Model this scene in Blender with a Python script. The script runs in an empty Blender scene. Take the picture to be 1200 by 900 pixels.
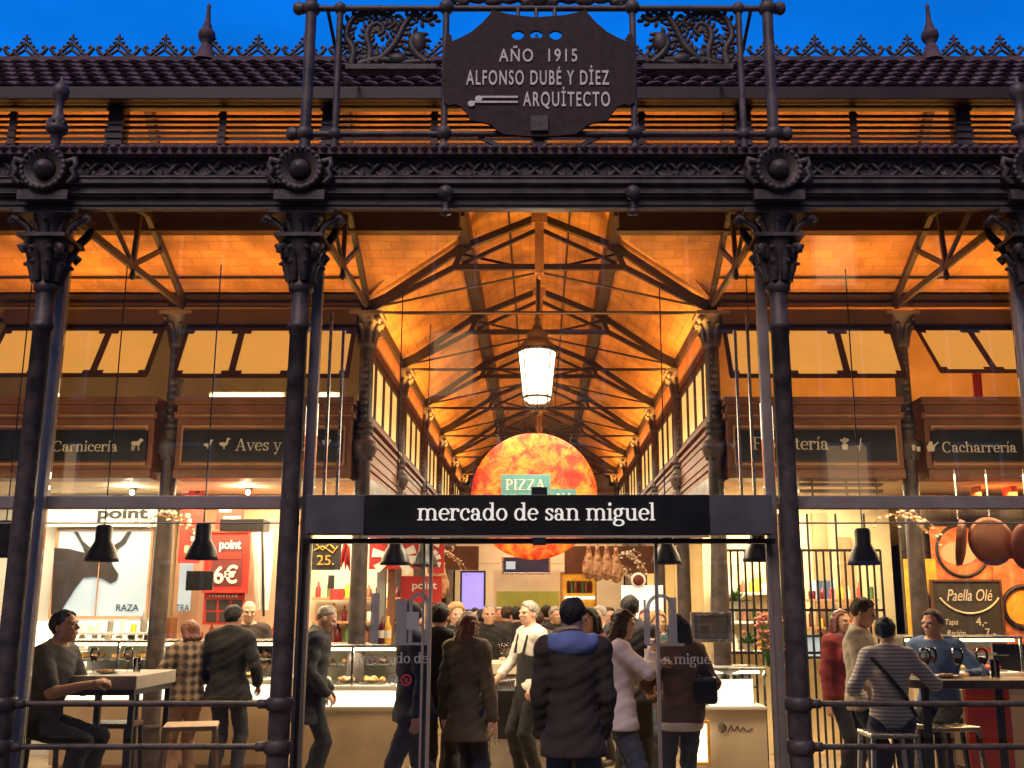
import bpy, bmesh, math, random
import numpy as np
from mathutils import Vector, Matrix
random.seed(7)
R = math.radians
SC = bpy.context.scene
COL = SC.collection

# ------------------------------------------------------------------ camera
F_PX, CX, PITCH, CAMZ = 1227.0, 632.0, R(12.2), 1.7
cam = bpy.data.cameras.new('camera')
cam_o = bpy.data.objects.new('camera', cam)
COL.objects.link(cam_o)
cam.sensor_fit = 'HORIZONTAL'; cam.sensor_width = 36.0
cam.lens = 36.0 * F_PX / 1200.0
cam.shift_x = -(CX - 600.0) / 1200.0
cam.clip_start = 0.05; cam.clip_end = 2000
cam_o.location = (0, 0, CAMZ)
cam_o.rotation_euler = (R(90) + PITCH, 0, 0)
SC.camera = cam_o

# ------------------------------------------------------------------ dusk sky
W = bpy.data.worlds.new('World'); SC.world = W; W.use_nodes = True
nt = W.node_tree; nt.nodes.clear()
sky = nt.nodes.new('ShaderNodeTexSky'); sky.sky_type = 'NISHITA'
sky.sun_disc = False; sky.sun_elevation = R(-2.0); sky.sun_rotation = R(0)
sky.air_density = 1.0; sky.dust_density = 0.2; sky.ozone_density = 6.0
tint = nt.nodes.new('ShaderNodeMix'); tint.data_type = 'RGBA'; tint.blend_type = 'MULTIPLY'
tint.inputs[0].default_value = 1.0
tint.inputs[7].default_value = (0.04, 1.95, 1.3, 1)
bg = nt.nodes.new('ShaderNodeBackground'); bg.inputs[1].default_value = 3.1
wo = nt.nodes.new('ShaderNodeOutputWorld')
# afterglow side of the sky (beyond the hall) is bright, the zenith and the east behind the street are already dark
wtc = nt.nodes.new('ShaderNodeTexCoord'); wsp = nt.nodes.new('ShaderNodeSeparateXYZ'); wmr = nt.nodes.new('ShaderNodeMapRange'); wmr.interpolation_type = 'SMOOTHSTEP'
wmr.inputs[1].default_value = 0.25; wmr.inputs[2].default_value = 0.72; wmr.inputs[3].default_value = 0.85; wmr.inputs[4].default_value = 1.0
wmx = nt.nodes.new('ShaderNodeMix'); wmx.data_type = 'RGBA'; wmx.blend_type = 'MULTIPLY'; wmx.inputs[0].default_value = 1.0
nt.links.new(wtc.outputs['Generated'], wsp.inputs[0]); nt.links.new(wsp.outputs[1], wmr.inputs[0])
nt.links.new(sky.outputs[0], tint.inputs[6]); nt.links.new(tint.outputs[2], wmx.inputs[6]); nt.links.new(wmr.outputs[0], wmx.inputs[7]); wnz = nt.nodes.new('ShaderNodeTexNoise'); wnz.inputs['Scale'].default_value = 3.0; wnz.inputs['Detail'].default_value = 4
wmv = nt.nodes.new('ShaderNodeMapping'); wmv.inputs['Scale'].default_value = (1, 1, 3.5); nt.links.new(wtc.outputs['Generated'], wmv.inputs[0]); nt.links.new(wmv.outputs[0], wnz.inputs['Vector'])
wnr = nt.nodes.new('ShaderNodeMapRange'); wnr.inputs[1].default_value = .3; wnr.inputs[2].default_value = .7; wnr.inputs[3].default_value = .78; wnr.inputs[4].default_value = 1.22; nt.links.new(wnz.outputs['Fac'], wnr.inputs[0])
wm2 = nt.nodes.new('ShaderNodeMix'); wm2.data_type = 'RGBA'; wm2.blend_type = 'MULTIPLY'; wm2.inputs[0].default_value = 1.0
nt.links.new(wmx.outputs[2], wm2.inputs[6]); nt.links.new(wnr.outputs[0], wm2.inputs[7]); nt.links.new(wm2.outputs[2], bg.inputs[0]); nt.links.new(bg.outputs[0], wo.inputs[0])

sun = bpy.data.lights.new('sun', 'SUN'); sun.energy = 1.9; sun.angle = R(40); sun.color = (1.0, 0.78, 0.74)  # added soft fill from behind the camera, standing in for street lamps
street_fill_o = bpy.data.objects.new('sun', sun); COL.objects.link(street_fill_o); street_fill_o.rotation_euler = (R(40), 0, R(-20))
SC.view_settings.view_transform = 'Standard'; SC.view_settings.look = 'None'
SC.view_settings.gamma = 1.0; SC.view_settings.exposure = 0.0; SC.view_settings.use_curve_mapping = False
SC.cycles.use_denoising = True
SC.cycles.max_bounces = 7; SC.cycles.diffuse_bounces = 3; SC.cycles.glossy_bounces = 3
SC.cycles.transparent_max_bounces = 16; SC.cycles.transmission_bounces = 4
SC.cycles.sample_clamp_indirect = 6.0
SC.cycles.caustics_reflective = False; SC.cycles.caustics_refractive = False

def lamp(name, kind, loc, energy, color, rot=(0, 0, 0), size=0.1, size_y=None, spread=None):
    l = bpy.data.lights.new(name, kind); l.energy = energy; l.color = color
    if kind == 'AREA':
        l.shape = 'RECTANGLE' if size_y else 'SQUARE'; l.size = size
        if size_y: l.size_y = size_y
        if spread: l.spread = spread
    else: l.shadow_soft_size = size
    o = bpy.data.objects.new(name, l); COL.objects.link(o); o.location = loc; o.rotation_euler = rot
    return o

AMBER = (1.0, 0.40, 0.07); WARM = (1.0, 0.70, 0.36); CREAM = (1.0, 0.82, 0.55)
# uplighting of the tiled ceilings, shop lighting: see the bottom of the structure section

# ------------------------------------------------------------------ pixel -> point at distance Y
CP, SP = math.cos(PITCH), math.sin(PITCH)
def at(px, py, Y):
    u = (px - CX) / F_PX; v = (450.0 - py) / F_PX
    t = Y / (CP - v * SP)
    return Vector((u * t, Y, CAMZ + t * (SP + v * CP)))
def atx(px, Y, Z=1.7):
    return (px - CX) / F_PX * (Y * CP + (Z - CAMZ) * SP)
def atz(py, Y): return at(CX, py, Y).z

# ------------------------------------------------------------------ materials
def mat(name, col, rough=0.55, metal=0.0, var=0.18, vs=6.0, bump=0.0, bs=40.0, emit=None, es=0.0, coat=0.0, col2=None, spec=None, detail=6):
    m = bpy.data.materials.new(name); m.use_nodes = True
    n = m.node_tree; b = n.nodes['Principled BSDF']
    b.inputs['Roughness'].default_value = rough; b.inputs['Metallic'].default_value = metal
    if coat: b.inputs['Coat Weight'].default_value = coat
    if spec is not None: b.inputs['Specular IOR Level'].default_value = spec
    tc = n.nodes.new('ShaderNodeTexCoord')
    if var > 0 or col2:
        nz = n.nodes.new('ShaderNodeTexNoise'); nz.inputs['Scale'].default_value = vs; nz.inputs['Detail'].default_value = detail
        n.links.new(tc.outputs['Object'], nz.inputs['Vector'])
        rp = n.nodes.new('ShaderNodeValToRGB')
        rp.color_ramp.elements[0].position = 0.3; rp.color_ramp.elements[1].position = 0.7
        c1 = tuple(min(1, c * (1 - var)) for c in col[:3]); c2 = tuple(min(1, c * (1 + var)) for c in (col2 or col)[:3])
        rp.color_ramp.elements[0].color = (*c1, 1); rp.color_ramp.elements[1].color = (*c2, 1)
        n.links.new(nz.outputs['Fac'], rp.inputs[0]); n.links.new(rp.outputs[0], b.inputs['Base Color'])
        mr = n.nodes.new('ShaderNodeMapRange'); mr.inputs[3].default_value = max(0.03, rough - 0.1); mr.inputs[4].default_value = min(1, rough + 0.12)
        n.links.new(nz.outputs['Fac'], mr.inputs[0]); n.links.new(mr.outputs[0], b.inputs['Roughness'])
        if emit: n.links.new(rp.outputs[0], b.inputs['Emission Color'])
    else:
        b.inputs['Base Color'].default_value = (*col[:3], 1)
    if emit:
        if not (var > 0 or col2) or emit is not True:
            for l in list(b.inputs['Emission Color'].links): n.links.remove(l)
            b.inputs['Emission Color'].default_value = (*(col if emit is True else emit)[:3], 1)
        b.inputs['Emission Strength'].default_value = es
    if bump > 0:
        n2 = n.nodes.new('ShaderNodeTexNoise'); n2.inputs['Scale'].default_value = bs; n2.inputs['Detail'].default_value = 4
        n.links.new(tc.outputs['Object'], n2.inputs['Vector'])
        bp = n.nodes.new('ShaderNodeBump'); bp.inputs['Strength'].default_value = bump; bp.inputs['Distance'].default_value = 0.01
        n.links.new(n2.outputs['Fac'], bp.inputs['Height']); n.links.new(bp.outputs[0], b.inputs['Normal'])
    return m

def mat_brick(name, c1, c2, mortar, sx=0.33, sy=0.16, rough=0.8, axes='xy', mort=0.012):
    m = bpy.data.materials.new(name); m.use_nodes = True; n = m.node_tree; b = n.nodes['Principled BSDF']
    b.inputs['Roughness'].default_value = rough
    tc = n.nodes.new('ShaderNodeTexCoord'); mp = n.nodes.new('ShaderNodeMapping')
    if axes == 'xz': mp.inputs['Rotation'].default_value = (R(90), 0, 0)
    if axes == 'yx': mp.inputs['Rotation'].default_value = (0, 0, R(90))
    n.links.new(tc.outputs['Object'], mp.inputs[0])
    bt = n.nodes.new('ShaderNodeTexBrick'); n.links.new(mp.outputs[0], bt.inputs[0])
    bt.inputs['Color1'].default_value = (*c1, 1); bt.inputs['Color2'].default_value = (*c2, 1); bt.inputs['Mortar'].default_value = (*mortar, 1)
    bt.inputs['Scale'].default_value = 1.0; bt.inputs['Mortar Size'].default_value = mort
    bt.inputs['Brick Width'].default_value = sx; bt.inputs['Row Height'].default_value = sy
    nz = n.nodes.new('ShaderNodeTexNoise'); nz.inputs['Scale'].default_value = 2.2; nz.inputs['Detail'].default_value = 8
    n.links.new(tc.outputs['Object'], nz.inputs['Vector'])
    mr = n.nodes.new('ShaderNodeMapRange'); mr.inputs[1].default_value = .25; mr.inputs[2].default_value = .75; mr.inputs[3].default_value = 0.45; mr.inputs[4].default_value = 1.3
    n.links.new(nz.outputs['Fac'], mr.inputs[0])
    mx = n.nodes.new('ShaderNodeMix'); mx.data_type = 'RGBA'; mx.blend_type = 'MULTIPLY'; mx.inputs[0].default_value = 1
    n.links.new(bt.outputs['Color'], mx.inputs[6]); n.links.new(mr.outputs[0], mx.inputs[7]); n.links.new(mx.outputs[2], b.inputs['Base Color'])
    bp = n.nodes.new('ShaderNodeBump'); bp.inputs['Strength'].default_value = 0.35; bp.inputs['Distance'].default_value = 0.01; bp.invert = True
    n.links.new(bt.outputs['Fac'], bp.inputs['Height']); n.links.new(bp.outputs[0], b.inputs['Normal'])
    return m

def mat_glass(name, tint=(0.97, 0.98, 0.97), boost=1.0):
    m = bpy.data.materials.new(name); m.use_nodes = True; n = m.node_tree; n.nodes.clear()
    o = n.nodes.new('ShaderNodeOutputMaterial'); t = n.nodes.new('ShaderNodeBsdfTransparent'); t.inputs[0].default_value = (*tint, 1)
    g = n.nodes.new('ShaderNodeBsdfGlossy'); g.inputs['Roughness'].default_value = 0.015
    fr = n.nodes.new('ShaderNodeFresnel'); fr.inputs[0].default_value = 1.45
    mu = n.nodes.new('ShaderNodeMath'); mu.operation = 'MULTIPLY'; mu.inputs[1].default_value = boost; mu.use_clamp = True
    mx = n.nodes.new('ShaderNodeMixShader')
    n.links.new(fr.outputs[0], mu.inputs[0]); n.links.new(mu.outputs[0], mx.inputs[0])
    n.links.new(t.outputs[0], mx.inputs[1]); n.links.new(g.outputs[0], mx.inputs[2]); n.links.new(mx.outputs[0], o.inputs[0])
    return m

def mat_frost(name, col, alpha):
    m = mat(name, col, 0.6, var=0.0); m.node_tree.nodes['Principled BSDF'].inputs['Alpha'].default_value = alpha
    return m

def mat_band(name, ca, cb, axis, period, duty=0.5, rough=0.85, lohi=None):
    """soft stripes along one object axis (knit stripes); axis 'x','y','z' """
    m = bpy.data.materials.new(name); m.use_nodes = True; n = m.node_tree; b = n.nodes['Principled BSDF']; b.inputs['Roughness'].default_value = rough
    tc = n.nodes.new('ShaderNodeTexCoord'); sp = n.nodes.new('ShaderNodeSeparateXYZ'); n.links.new(tc.outputs['Object'], sp.inputs[0])
    facs = []
    for ax in axis:
        a = n.nodes.new('ShaderNodeMath'); a.operation = 'MULTIPLY'; a.inputs[1].default_value = 2 * math.pi / period
        s = n.nodes.new('ShaderNodeMath'); s.operation = 'SINE'
        n.links.new(sp.outputs['xyz'.index(ax)], a.inputs[0]); n.links.new(a.outputs[0], s.inputs[0]); facs.append(s)
    f = facs[0]
    for g in facs[1:]:
        ad = n.nodes.new('ShaderNodeMath'); ad.operation = 'ADD'; n.links.new(f.outputs[0], ad.inputs[0]); n.links.new(g.outputs[0], ad.inputs[1]); f = ad
    mr = n.nodes.new('ShaderNodeMapRange'); k = len(axis); mr.inputs[1].default_value = -k * (1 - duty); mr.inputs[2].default_value = k * duty
    if lohi: mr.inputs[1].default_value, mr.inputs[2].default_value = lohi
    n.links.new(f.outputs[0], mr.inputs[0])
    mx = n.nodes.new('ShaderNodeMix'); mx.data_type = 'RGBA'; mx.inputs[6].default_value = (*ca, 1); mx.inputs[7].default_value = (*cb, 1)
    n.links.new(mr.outputs[0], mx.inputs[0]); n.links.new(mx.outputs[2], b.inputs['Base Color'])
    return m

M = {}
M['iron'] = mat('painted_iron', (0.052, 0.044, 0.045), 0.45, 0.0, 0.4, 9, 0.35, 45, spec=.4, col2=(.085, .062, .054))
M['iron2'] = mat('grey_painted_iron', (0.085, 0.074, 0.076), 0.45, 0.0, 0.35, 7, 0.3, 45, spec=.4, col2=(.12, .092, .082))
M['steel'] = mat('grey_steel_post', (0.30, 0.25, 0.22), 0.5, 0.25, 0.15, 5, spec=.3)
M['dark'] = mat('dark_metal', (0.018, 0.017, 0.017), 0.4, 0, 0.3, 8)
M['post_grey'] = mat('pale_grey_painted_post', (0.50, 0.45, 0.42), 0.5, 0, 0.15, 5, 0.1, 60)
M['truss'] = mat('truss_iron', (0.034, 0.022, 0.014), 0.5, 0, 0.25, 6, 0.15, 40)
M['plaque'] = mat('plaque_iron', (0.055, 0.035, 0.032), 0.7, 0, 0.3, 14, 0.3, 90, spec=.2)
M['plaque_letter'] = mat('plaque_letter', (0.80, 0.74, 0.66), 0.6, 0, 0.15, 20)
M['tile'] = mat('roof_tile', (0.115, 0.07, 0.085), 0.75, 0, 0.45, 5, 0.4, 30)
M['ceiling'] = mat_brick('ceiling_tile', (0.66, 0.34, 0.10), (0.55, 0.25, 0.07), (0.48, 0.23, 0.065), 0.24, 0.12, mort=.008)
M['ceiling_y'] = mat_brick('nave_ceiling_tile', (0.68, 0.36, 0.10), (0.58, 0.28, 0.07), (0.50, 0.25, 0.065), 0.24, 0.12, axes='yx', mort=.008)
M['wood'] = mat('dark_wood', (0.10, 0.042, 0.02), 0.45, 0, 0.35, 3, 0.1, 25)
M['wood_dark'] = mat('black_brown_wood', (0.035, 0.016, 0.009), 0.5, 0, 0.35, 3, 0.1, 25)
M['wood_red'] = mat('red_brown_wood', (0.20, 0.075, 0.032), 0.45, 0, 0.3, 3, 0.1, 25)
M['wood_light'] = mat('light_wood_trim', (0.42, 0.22, 0.10), 0.45, 0, 0.25, 4)
M['black'] = mat('black_panel', (0.012, 0.011, 0.011), 0.35, 0, 0.3, 4)
M['letter'] = mat('white_letter', (0.82, 0.80, 0.74), 0.5, 0, 0.05, 10, emit=(1.0, 0.93, 0.8), es=0.55)
M['letter_dim'] = mat('cream_letter', (0.62, 0.57, 0.48), 0.6, 0, 0.1, 10)
M['white'] = mat('white_paint', (0.80, 0.77, 0.70), 0.5, 0, 0.06, 3)
M['cream'] = mat('cream_wall', (0.72, 0.60, 0.42), 0.7, 0, 0.12, 2.5)
M['cream2'] = mat('yellow_cream_wall', (0.78, 0.62, 0.34), 0.7, 0, 0.15, 2.5)
M['stone'] = mat('beige_stone', (0.48, 0.34, 0.20), 0.5, 0, 0.14, 4)
M['floor'] = mat_brick('floor_tile', (0.40, 0.30, 0.19), (0.34, 0.25, 0.16), (0.2, 0.15, 0.1), 0.4, 0.4, 0.3)
M['paving'] = mat_brick('paving', (0.20, 0.185, 0.17), (0.16, 0.15, 0.14), (0.08, 0.08, 0.08), 0.6, 0.3, 0.6)
M['glass'] = mat_glass('window_glass', boost=1.7)
M['glass_case'] = mat_glass('case_glass', (0.97, 0.99, 0.98))
M['pane_amber'] = mat('backlit_amber_pane', (0.42, 0.23, 0.07), 0.6, 0, 0.3, 1.6, emit=(1.0, 0.44, 0.08), es=0.7)
M['pane_cream'] = mat('backlit_cream_pane', (0.85, 0.66, 0.30), 0.6, 0, 0.2, 2.2, emit=(1.0, 0.66, 0.20), es=0.9)
M['tube'] = mat('tube_light', (1, 0.9, 0.7), 0.5, var=0, emit=(1.0, 0.74, 0.36), es=14)
M['bulb'] = mat('bulb', (1, 0.9, 0.7), 0.5, var=0, emit=(1.0, 0.80, 0.48), es=30)
M['lantern_glass'] = mat('lantern_opal_glass', (1, 0.95, 0.85), 0.4, var=0, emit=(1.0, 0.86, 0.55), es=5)
M['red'] = mat('red_print', (0.48, 0.026, 0.018), 0.5, 0, 0.12, 5)
M['red_pipe'] = mat('red_pipe', (0.65, 0.05, 0.02), 0.4, 0, 0.1, 5)
M['chalk'] = mat('chalkboard', (0.035, 0.03, 0.026), 0.8, 0, 0.4, 6)
M['copper'] = mat('copper_pan', (0.17, 0.05, 0.02), 0.38, 0.25, 0.2, 9)
M['chrome'] = mat('brushed_steel', (0.6, 0.58, 0.55), 0.25, 0.9, 0.08, 9)
M['wine'] = mat('red_wine', (0.10, 0.004, 0.01), 0.15, 0, 0)
M['wineglass'] = mat_glass('wine_glass', (0.97, 0.97, 0.96), 1.3)

# ------------------------------------------------------------------ mesh builder
class MB:
    def __init__(s): s.v = []; s.f = []; s.smooth = []
    def add(s, vs, fs, smooth=False):
        o = len(s.v); s.v += [tuple(v) for v in vs]; s.f += [tuple(i + o for i in f) for f in fs]; s.smooth += [smooth] * len(fs); return s
    def box(s, x0, x1, y0, y1, z0, z1):
        x0, x1 = sorted((x0, x1)); y0, y1 = sorted((y0, y1)); z0, z1 = sorted((z0, z1))
        return s.add([(x0, y0, z0), (x1, y0, z0), (x1, y1, z0), (x0, y1, z0), (x0, y0, z1), (x1, y0, z1), (x1, y1, z1), (x0, y1, z1)],
                     [(0, 3, 2, 1), (4, 5, 6, 7), (0, 1, 5, 4), (1, 2, 6, 5), (2, 3, 7, 6), (3, 0, 4, 7)])
    def bar(s, p, q, w, h, up=(0, 0, 1)):
        p = Vector(p); q = Vector(q); d = (q - p).normalized(); up = Vector(up)
        if abs(d.dot(up)) > 0.98: up = Vector((0, 1, 0))
        a = d.cross(up).normalized() * w / 2; b = d.cross(a).normalized() * h / 2
        vs = [e + sa * a + sb * b for e in (p, q) for sa, sb in ((-1, -1), (1, -1), (1, 1), (-1, 1))]
        return s.add(vs, [(3, 2, 1, 0), (4, 5, 6, 7), (0, 1, 5, 4), (1, 2, 6, 5), (2, 3, 7, 6), (3, 0, 4, 7)])
    def tube(s, pts, r, n=8, caps=True):
        pts = [Vector(p) for p in pts]; k = len(pts)
        rs = [r] * k if not hasattr(r, '__len__') else list(r)
        ref = None; vs = []
        for i, p in enumerate(pts):
            d = (pts[min(i + 1, k - 1)] - pts[max(i - 1, 0)])
            d = d.normalized() if d.length > 1e-9 else Vector((0, 0, 1))
            if ref is None:
                ref = Vector((0, 0, 1)) if abs(d.z) < 0.9 else Vector((1, 0, 0))
            a = (ref - d * ref.dot(d)).normalized(); b = d.cross(a); ref = a
            for j in range(n):
                t = 2 * math.pi * j / n; vs.append(p + rs[i] * (math.cos(t) * a + math.sin(t) * b))
        fs = [(i * n + j, i * n + (j + 1) % n, (i + 1) * n + (j + 1) % n, (i + 1) * n + j) for i in range(k - 1) for j in range(n)]
        s.add(vs, fs, True)
        if caps: s.add(vs[:n], [tuple(range(n))[::-1]]); s.add(vs[-n:], [tuple(range(n))])
        return s
    def lathe(s, prof, o=(0, 0, 0), n=20, mtx=None, sx=1.0, sy=1.0):
        o = Vector(o); vs = []
        for r, z in prof:
            for j in range(n):
                t = 2 * math.pi * j / n; p = Vector((r * math.cos(t) * sx, r * math.sin(t) * sy, z))
                if mtx: p = mtx @ p
                vs.append(o + p)
        k = len(prof)
        fs = [(i * n + j, i * n + (j + 1) % n, (i + 1) * n + (j + 1) % n, (i + 1) * n + j) for i in range(k - 1) for j in range(n)]
        return s.add(vs, fs, True)
    def ell(s, c, r, n=10, mtx=None):
        if not hasattr(r, '__len__'): r = (r, r, r)
        pr = []; c = Vector(c); vs = []; k = max(4, n // 2 + 2)
        for i in range(k + 1):
            a = math.pi * i / k
            for j in range(n):
                t = 2 * math.pi * j / n
                p = Vector((r[0] * math.sin(a) * math.cos(t), r[1] * math.sin(a) * math.sin(t), -r[2] * math.cos(a)))
                if mtx: p = mtx @ p
                vs.append(c + p)
        fs = [(i * n + j, i * n + (j + 1) % n, (i + 1) * n + (j + 1) % n, (i + 1) * n + j) for i in range(k) for j in range(n)]
        return s.add(vs, fs, True)
    def prism(s, poly, y0, y1):          # poly of (x, z), extruded along y
        n = len(poly)
        vs = [(x, y0, z) for x, z in poly] + [(x, y1, z) for x, z in poly]
        return s.add(vs, [tuple(range(n)), tuple(range(2 * n - 1, n - 1, -1))] + [(i, n + i, n + (i + 1) % n, (i + 1) % n) for i in range(n)])
    def prism_x(s, poly, x0, x1):        # poly of (y, z), extruded along x
        n = len(poly)
        vs = [(x0, y, z) for y, z in poly] + [(x1, y, z) for y, z in poly]
        return s.add(vs, [tuple(range(n)), tuple(range(2 * n - 1, n - 1, -1))] + [(i, n + i, n + (i + 1) % n, (i + 1) % n) for i in range(n)])
    def quad(s, a, b, c, d): return s.add([a, b, c, d], [(0, 1, 2, 3)])
    def moved(s, mtx):
        o = MB(); o.v = [tuple(mtx @ Vector(v)) for v in s.v]; o.f = list(s.f); o.smooth = list(s.smooth); return o
    def join(s, other): return s.add(other.v, other.f) if not other.smooth else s._join(other)
    def _join(s, other):
        o = len(s.v); s.v += other.v; s.f += [tuple(i + o for i in f) for f in other.f]; s.smooth += other.smooth; return s
    def build(s, name, m, parent=None, bevel=0, loc=None, fixn=True, local=False):
        me = bpy.data.meshes.new(name)
        off = Vector((0, 0, 0)); p = parent
        while p is not None: off += p.location; p = p.parent
        if loc is not None: off += Vector(loc)
        if local: off = Vector((0, 0, 0))
        me.from_pydata([(v[0] - off.x, v[1] - off.y, v[2] - off.z) for v in s.v], [], s.f)
        me.polygons.foreach_set('use_smooth', s.smooth)
        if fixn:
            b = bmesh.new(); b.from_mesh(me); bmesh.ops.recalc_face_normals(b, faces=b.faces); b.to_mesh(me); b.free()
        me.materials.append(M[m] if isinstance(m, str) else m); me.update()
        o = bpy.data.objects.new(name, me); COL.objects.link(o)
        if loc is not None: o.location = loc
        if parent is not None: o.parent = parent
        if bevel:
            bm_ = o.modifiers.new('bevel', 'BEVEL'); bm_.width = bevel; bm_.segments = 2; bm_.limit_method = 'ANGLE'; bm_.angle_limit = R(40)
        return o

def tag(o, label=None, cat=None, group=None, kind=None):
    if label: o['label'] = label
    if cat: o['category'] = cat
    if group: o['group'] = group
    if kind: o['kind'] = kind
    return o
def thing(name, label, cat, loc=(0, 0, 0), group=None):
    o = bpy.data.objects.new(name, None); COL.objects.link(o); o.location = loc; o.empty_display_size = 0.1
    return tag(o, label, cat, group)
def copy_tree(o, parent=None, loc=None, rz=None):
    c = o.copy(); COL.objects.link(c)
    if parent is not None: c.parent = parent
    if loc is not None: c.location = loc
    if rz is not None: c.rotation_euler = (0, 0, rz)
    for ch in list(o.children): copy_tree(ch, c)
    return c
def dup(o, loc, rz=None, label=None, group=None):
    c = copy_tree(o, None, loc, rz)
    if label: c['label'] = label
    if group: c['group'] = group
    return c

# ------------------------------------------------------------------ lettering
THK, THN = 0.235, 0.095
def _arc(cx, cy, rx, ry, a0, a1, n=14):
    return [(cx + rx * math.cos(R(a0 + (a1 - a0) * i / n)), cy + ry * math.sin(R(a0 + (a1 - a0) * i / n))) for i in range(n + 1)]
def _ln(*p): return list(p)
def _ball(x, y, r=0.13): return ('ball', x, y, r)
def _foot(x, w=0.23): return ('slab', x - w, x + w, 0.0)
def _flag(x, y, w=0.24): return ('slab', x - w, x + 0.02, y)
def _spl(pts, n=6):
    out = []
    for i in range(len(pts) - 1):
        p0 = pts[max(i - 1, 0)]; p1 = pts[i]; p2 = pts[i + 1]; p3 = pts[min(i + 2, len(pts) - 1)]
        for k in range(n):
            t = k / n
            out.append(tuple(0.5 * (2 * p1[j] + (p2[j] - p0[j]) * t + (2 * p0[j] - 5 * p1[j] + 4 * p2[j] - p3[j]) * t * t + (-p0[j] + 3 * p1[j] - 3 * p2[j] + p3[j]) * t ** 3) for j in (0, 1)))
    return out + [pts[-1]]
GL = {
 'i': (0.50, [_ln((.25, 0), (.25, 1)), _foot(.25), _flag(.25, 1), _ball(.25, 1.36, .14)]),
 'í': (0.50, [_ln((.25, 0), (.25, 1)), _foot(.25), _flag(.25, 1), ('line', .22, 1.2, .42, 1.52, .13)]),
 'l': (0.50, [_ln((.25, 0), (.25, 1.5)), _foot(.25), _flag(.25, 1.5)]),
 'n': (1.16, [_ln((.25, 0), (.25, 1)), _foot(.25), _flag(.25, 1), _arc(.57, .66, .32, .31, 175, 0), _ln((.89, .68), (.89, 0)), _foot(.89)]),
 'm': (1.78, [_ln((.25, 0), (.25, 1)), _foot(.25), _flag(.25, 1), _arc(.56, .66, .31, .31, 175, 0), _ln((.87, .68), (.87, 0)), _foot(.87, .2), _arc(1.18, .66, .31, .31, 175, 0), _ln((1.49, .68), (1.49, 0)), _foot(1.49)]),
 'h': (1.16, [_ln((.25, 0), (.25, 1.5)), _foot(.25), _flag(.25, 1.5), _arc(.57, .66, .32, .31, 175, 0), _ln((.89, .68), (.89, 0)), _foot(.89)]),
 'r': (0.86, [_ln((.25, 0), (.25, 1)), _foot(.25, .25), _flag(.25, 1), _arc(.58, .62, .33, .34, 175, 60), _ball(.72, .84, .13)]),
 'u': (1.16, [_ln((.25, 1), (.25, .34)), _flag(.25, 1), _arc(.57, .34, .32, .31, 180, 355), _ln((.86, 1), (.86, 0)), _flag(.86, 1), ('slab', .86, 1.1, 0)]),
 'o': (1.02, [_arc(.51, .5, .37, .47, 0, 360, 28)]),
 'e': (0.94, [_arc(.5, .5, .37, .47, 8, 318, 24), ('slab', .15, .86, .54)]),
 'c': (0.90, [_arc(.5, .5, .37, .47, 48, 318, 22), _ball(.74, .74, .13)]),
 'a': (1.02, [_arc(.4, .28, .26, .25, 0, 360, 20), _spl([(.16, .74), (.3, .95), (.55, .93), (.68, .7)]), _ln((.69, .72), (.69, .14), (.82, .03), (.97, .06)), _ball(.2, .76, .13)]),
 'd': (1.12, [_arc(.47, .5, .34, .47, 0, 360, 26), _ln((.84, 1.5), (.84, 0)), _flag(.84, 1.5), ('slab', .84, 1.08, 0)]),
 's': (0.80, [_spl([(.68, .78), (.52, .95), (.3, .93), (.18, .74), (.36, .56), (.58, .42), (.64, .22), (.48, .05), (.26, .06), (.14, .24)]), ('vs', .70, .68, .96), ('vs', .12, .04, .32)]),
 'g': (0.98, [_arc(.44, .66, .28, .31, 0, 360, 22), _spl([(.3, .36), (.16, .2), (.28, .06), (.62, .04), (.84, -.1), (.8, -.34), (.46, -.44), (.14, -.34), (.12, -.12), (.3, .04)]), _spl([(.64, .88), (.78, 1.0), (.92, .94)])]),
 'v': (1.0, [('line', .16, 1.0, .52, 0.02, .2), ('line', .86, 1.0, .52, .02, .09), ('slab', 0, .38, 1), ('slab', .66, 1.02, 1)]),
 'y': (1.0, [('line', .16, 1.0, .52, 0.06, .2), ('line', .86, 1.0, .42, -.3, .09), ('slab', 0, .38, 1), ('slab', .66, 1.02, 1), _ball(.28, -.34, .13)]),
 'z': (0.9, [('slab', .12, .8, .96), ('slab', .1, .84, .03), ('line', .74, .95, .2, .05, .2)]),
 't': (0.66, [_ln((.28, 1.32), (.28, .2), (.42, .04), (.62, .1)), ('slab', .04, .6, .98)]),
 'f': (0.66, [_ln((.28, 0), (.28, 1.2)), _spl([(.28, 1.18), (.36, 1.44), (.58, 1.46)]), ('slab', .04, .6, .98), _foot(.28)]),
 'C': (1.36, [_arc(.72, .72, .56, .72, 42, 318, 26), ('vs', 1.14, 1.0, 1.42)]),
 'A': (1.4, [('line', .26, .04, .70, 1.44, .1), ('line', .70, 1.44, 1.16, .04, .24), ('slab', .4, 1.0, .5), ('slab', .04, .5, .03), ('slab', .88, 1.4, .03)]),
 'F': (1.14, [_ln((.3, 0), (.3, 1.42)), ('slab', .06, 1.06, 1.42), ('slab', .3, .8, .76), _foot(.3), ('vs', 1.02, 1.1, 1.46)]),
 ' ': (0.52, []), '.': (.4, [_ball(.2, .1, .13)]),
}
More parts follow.
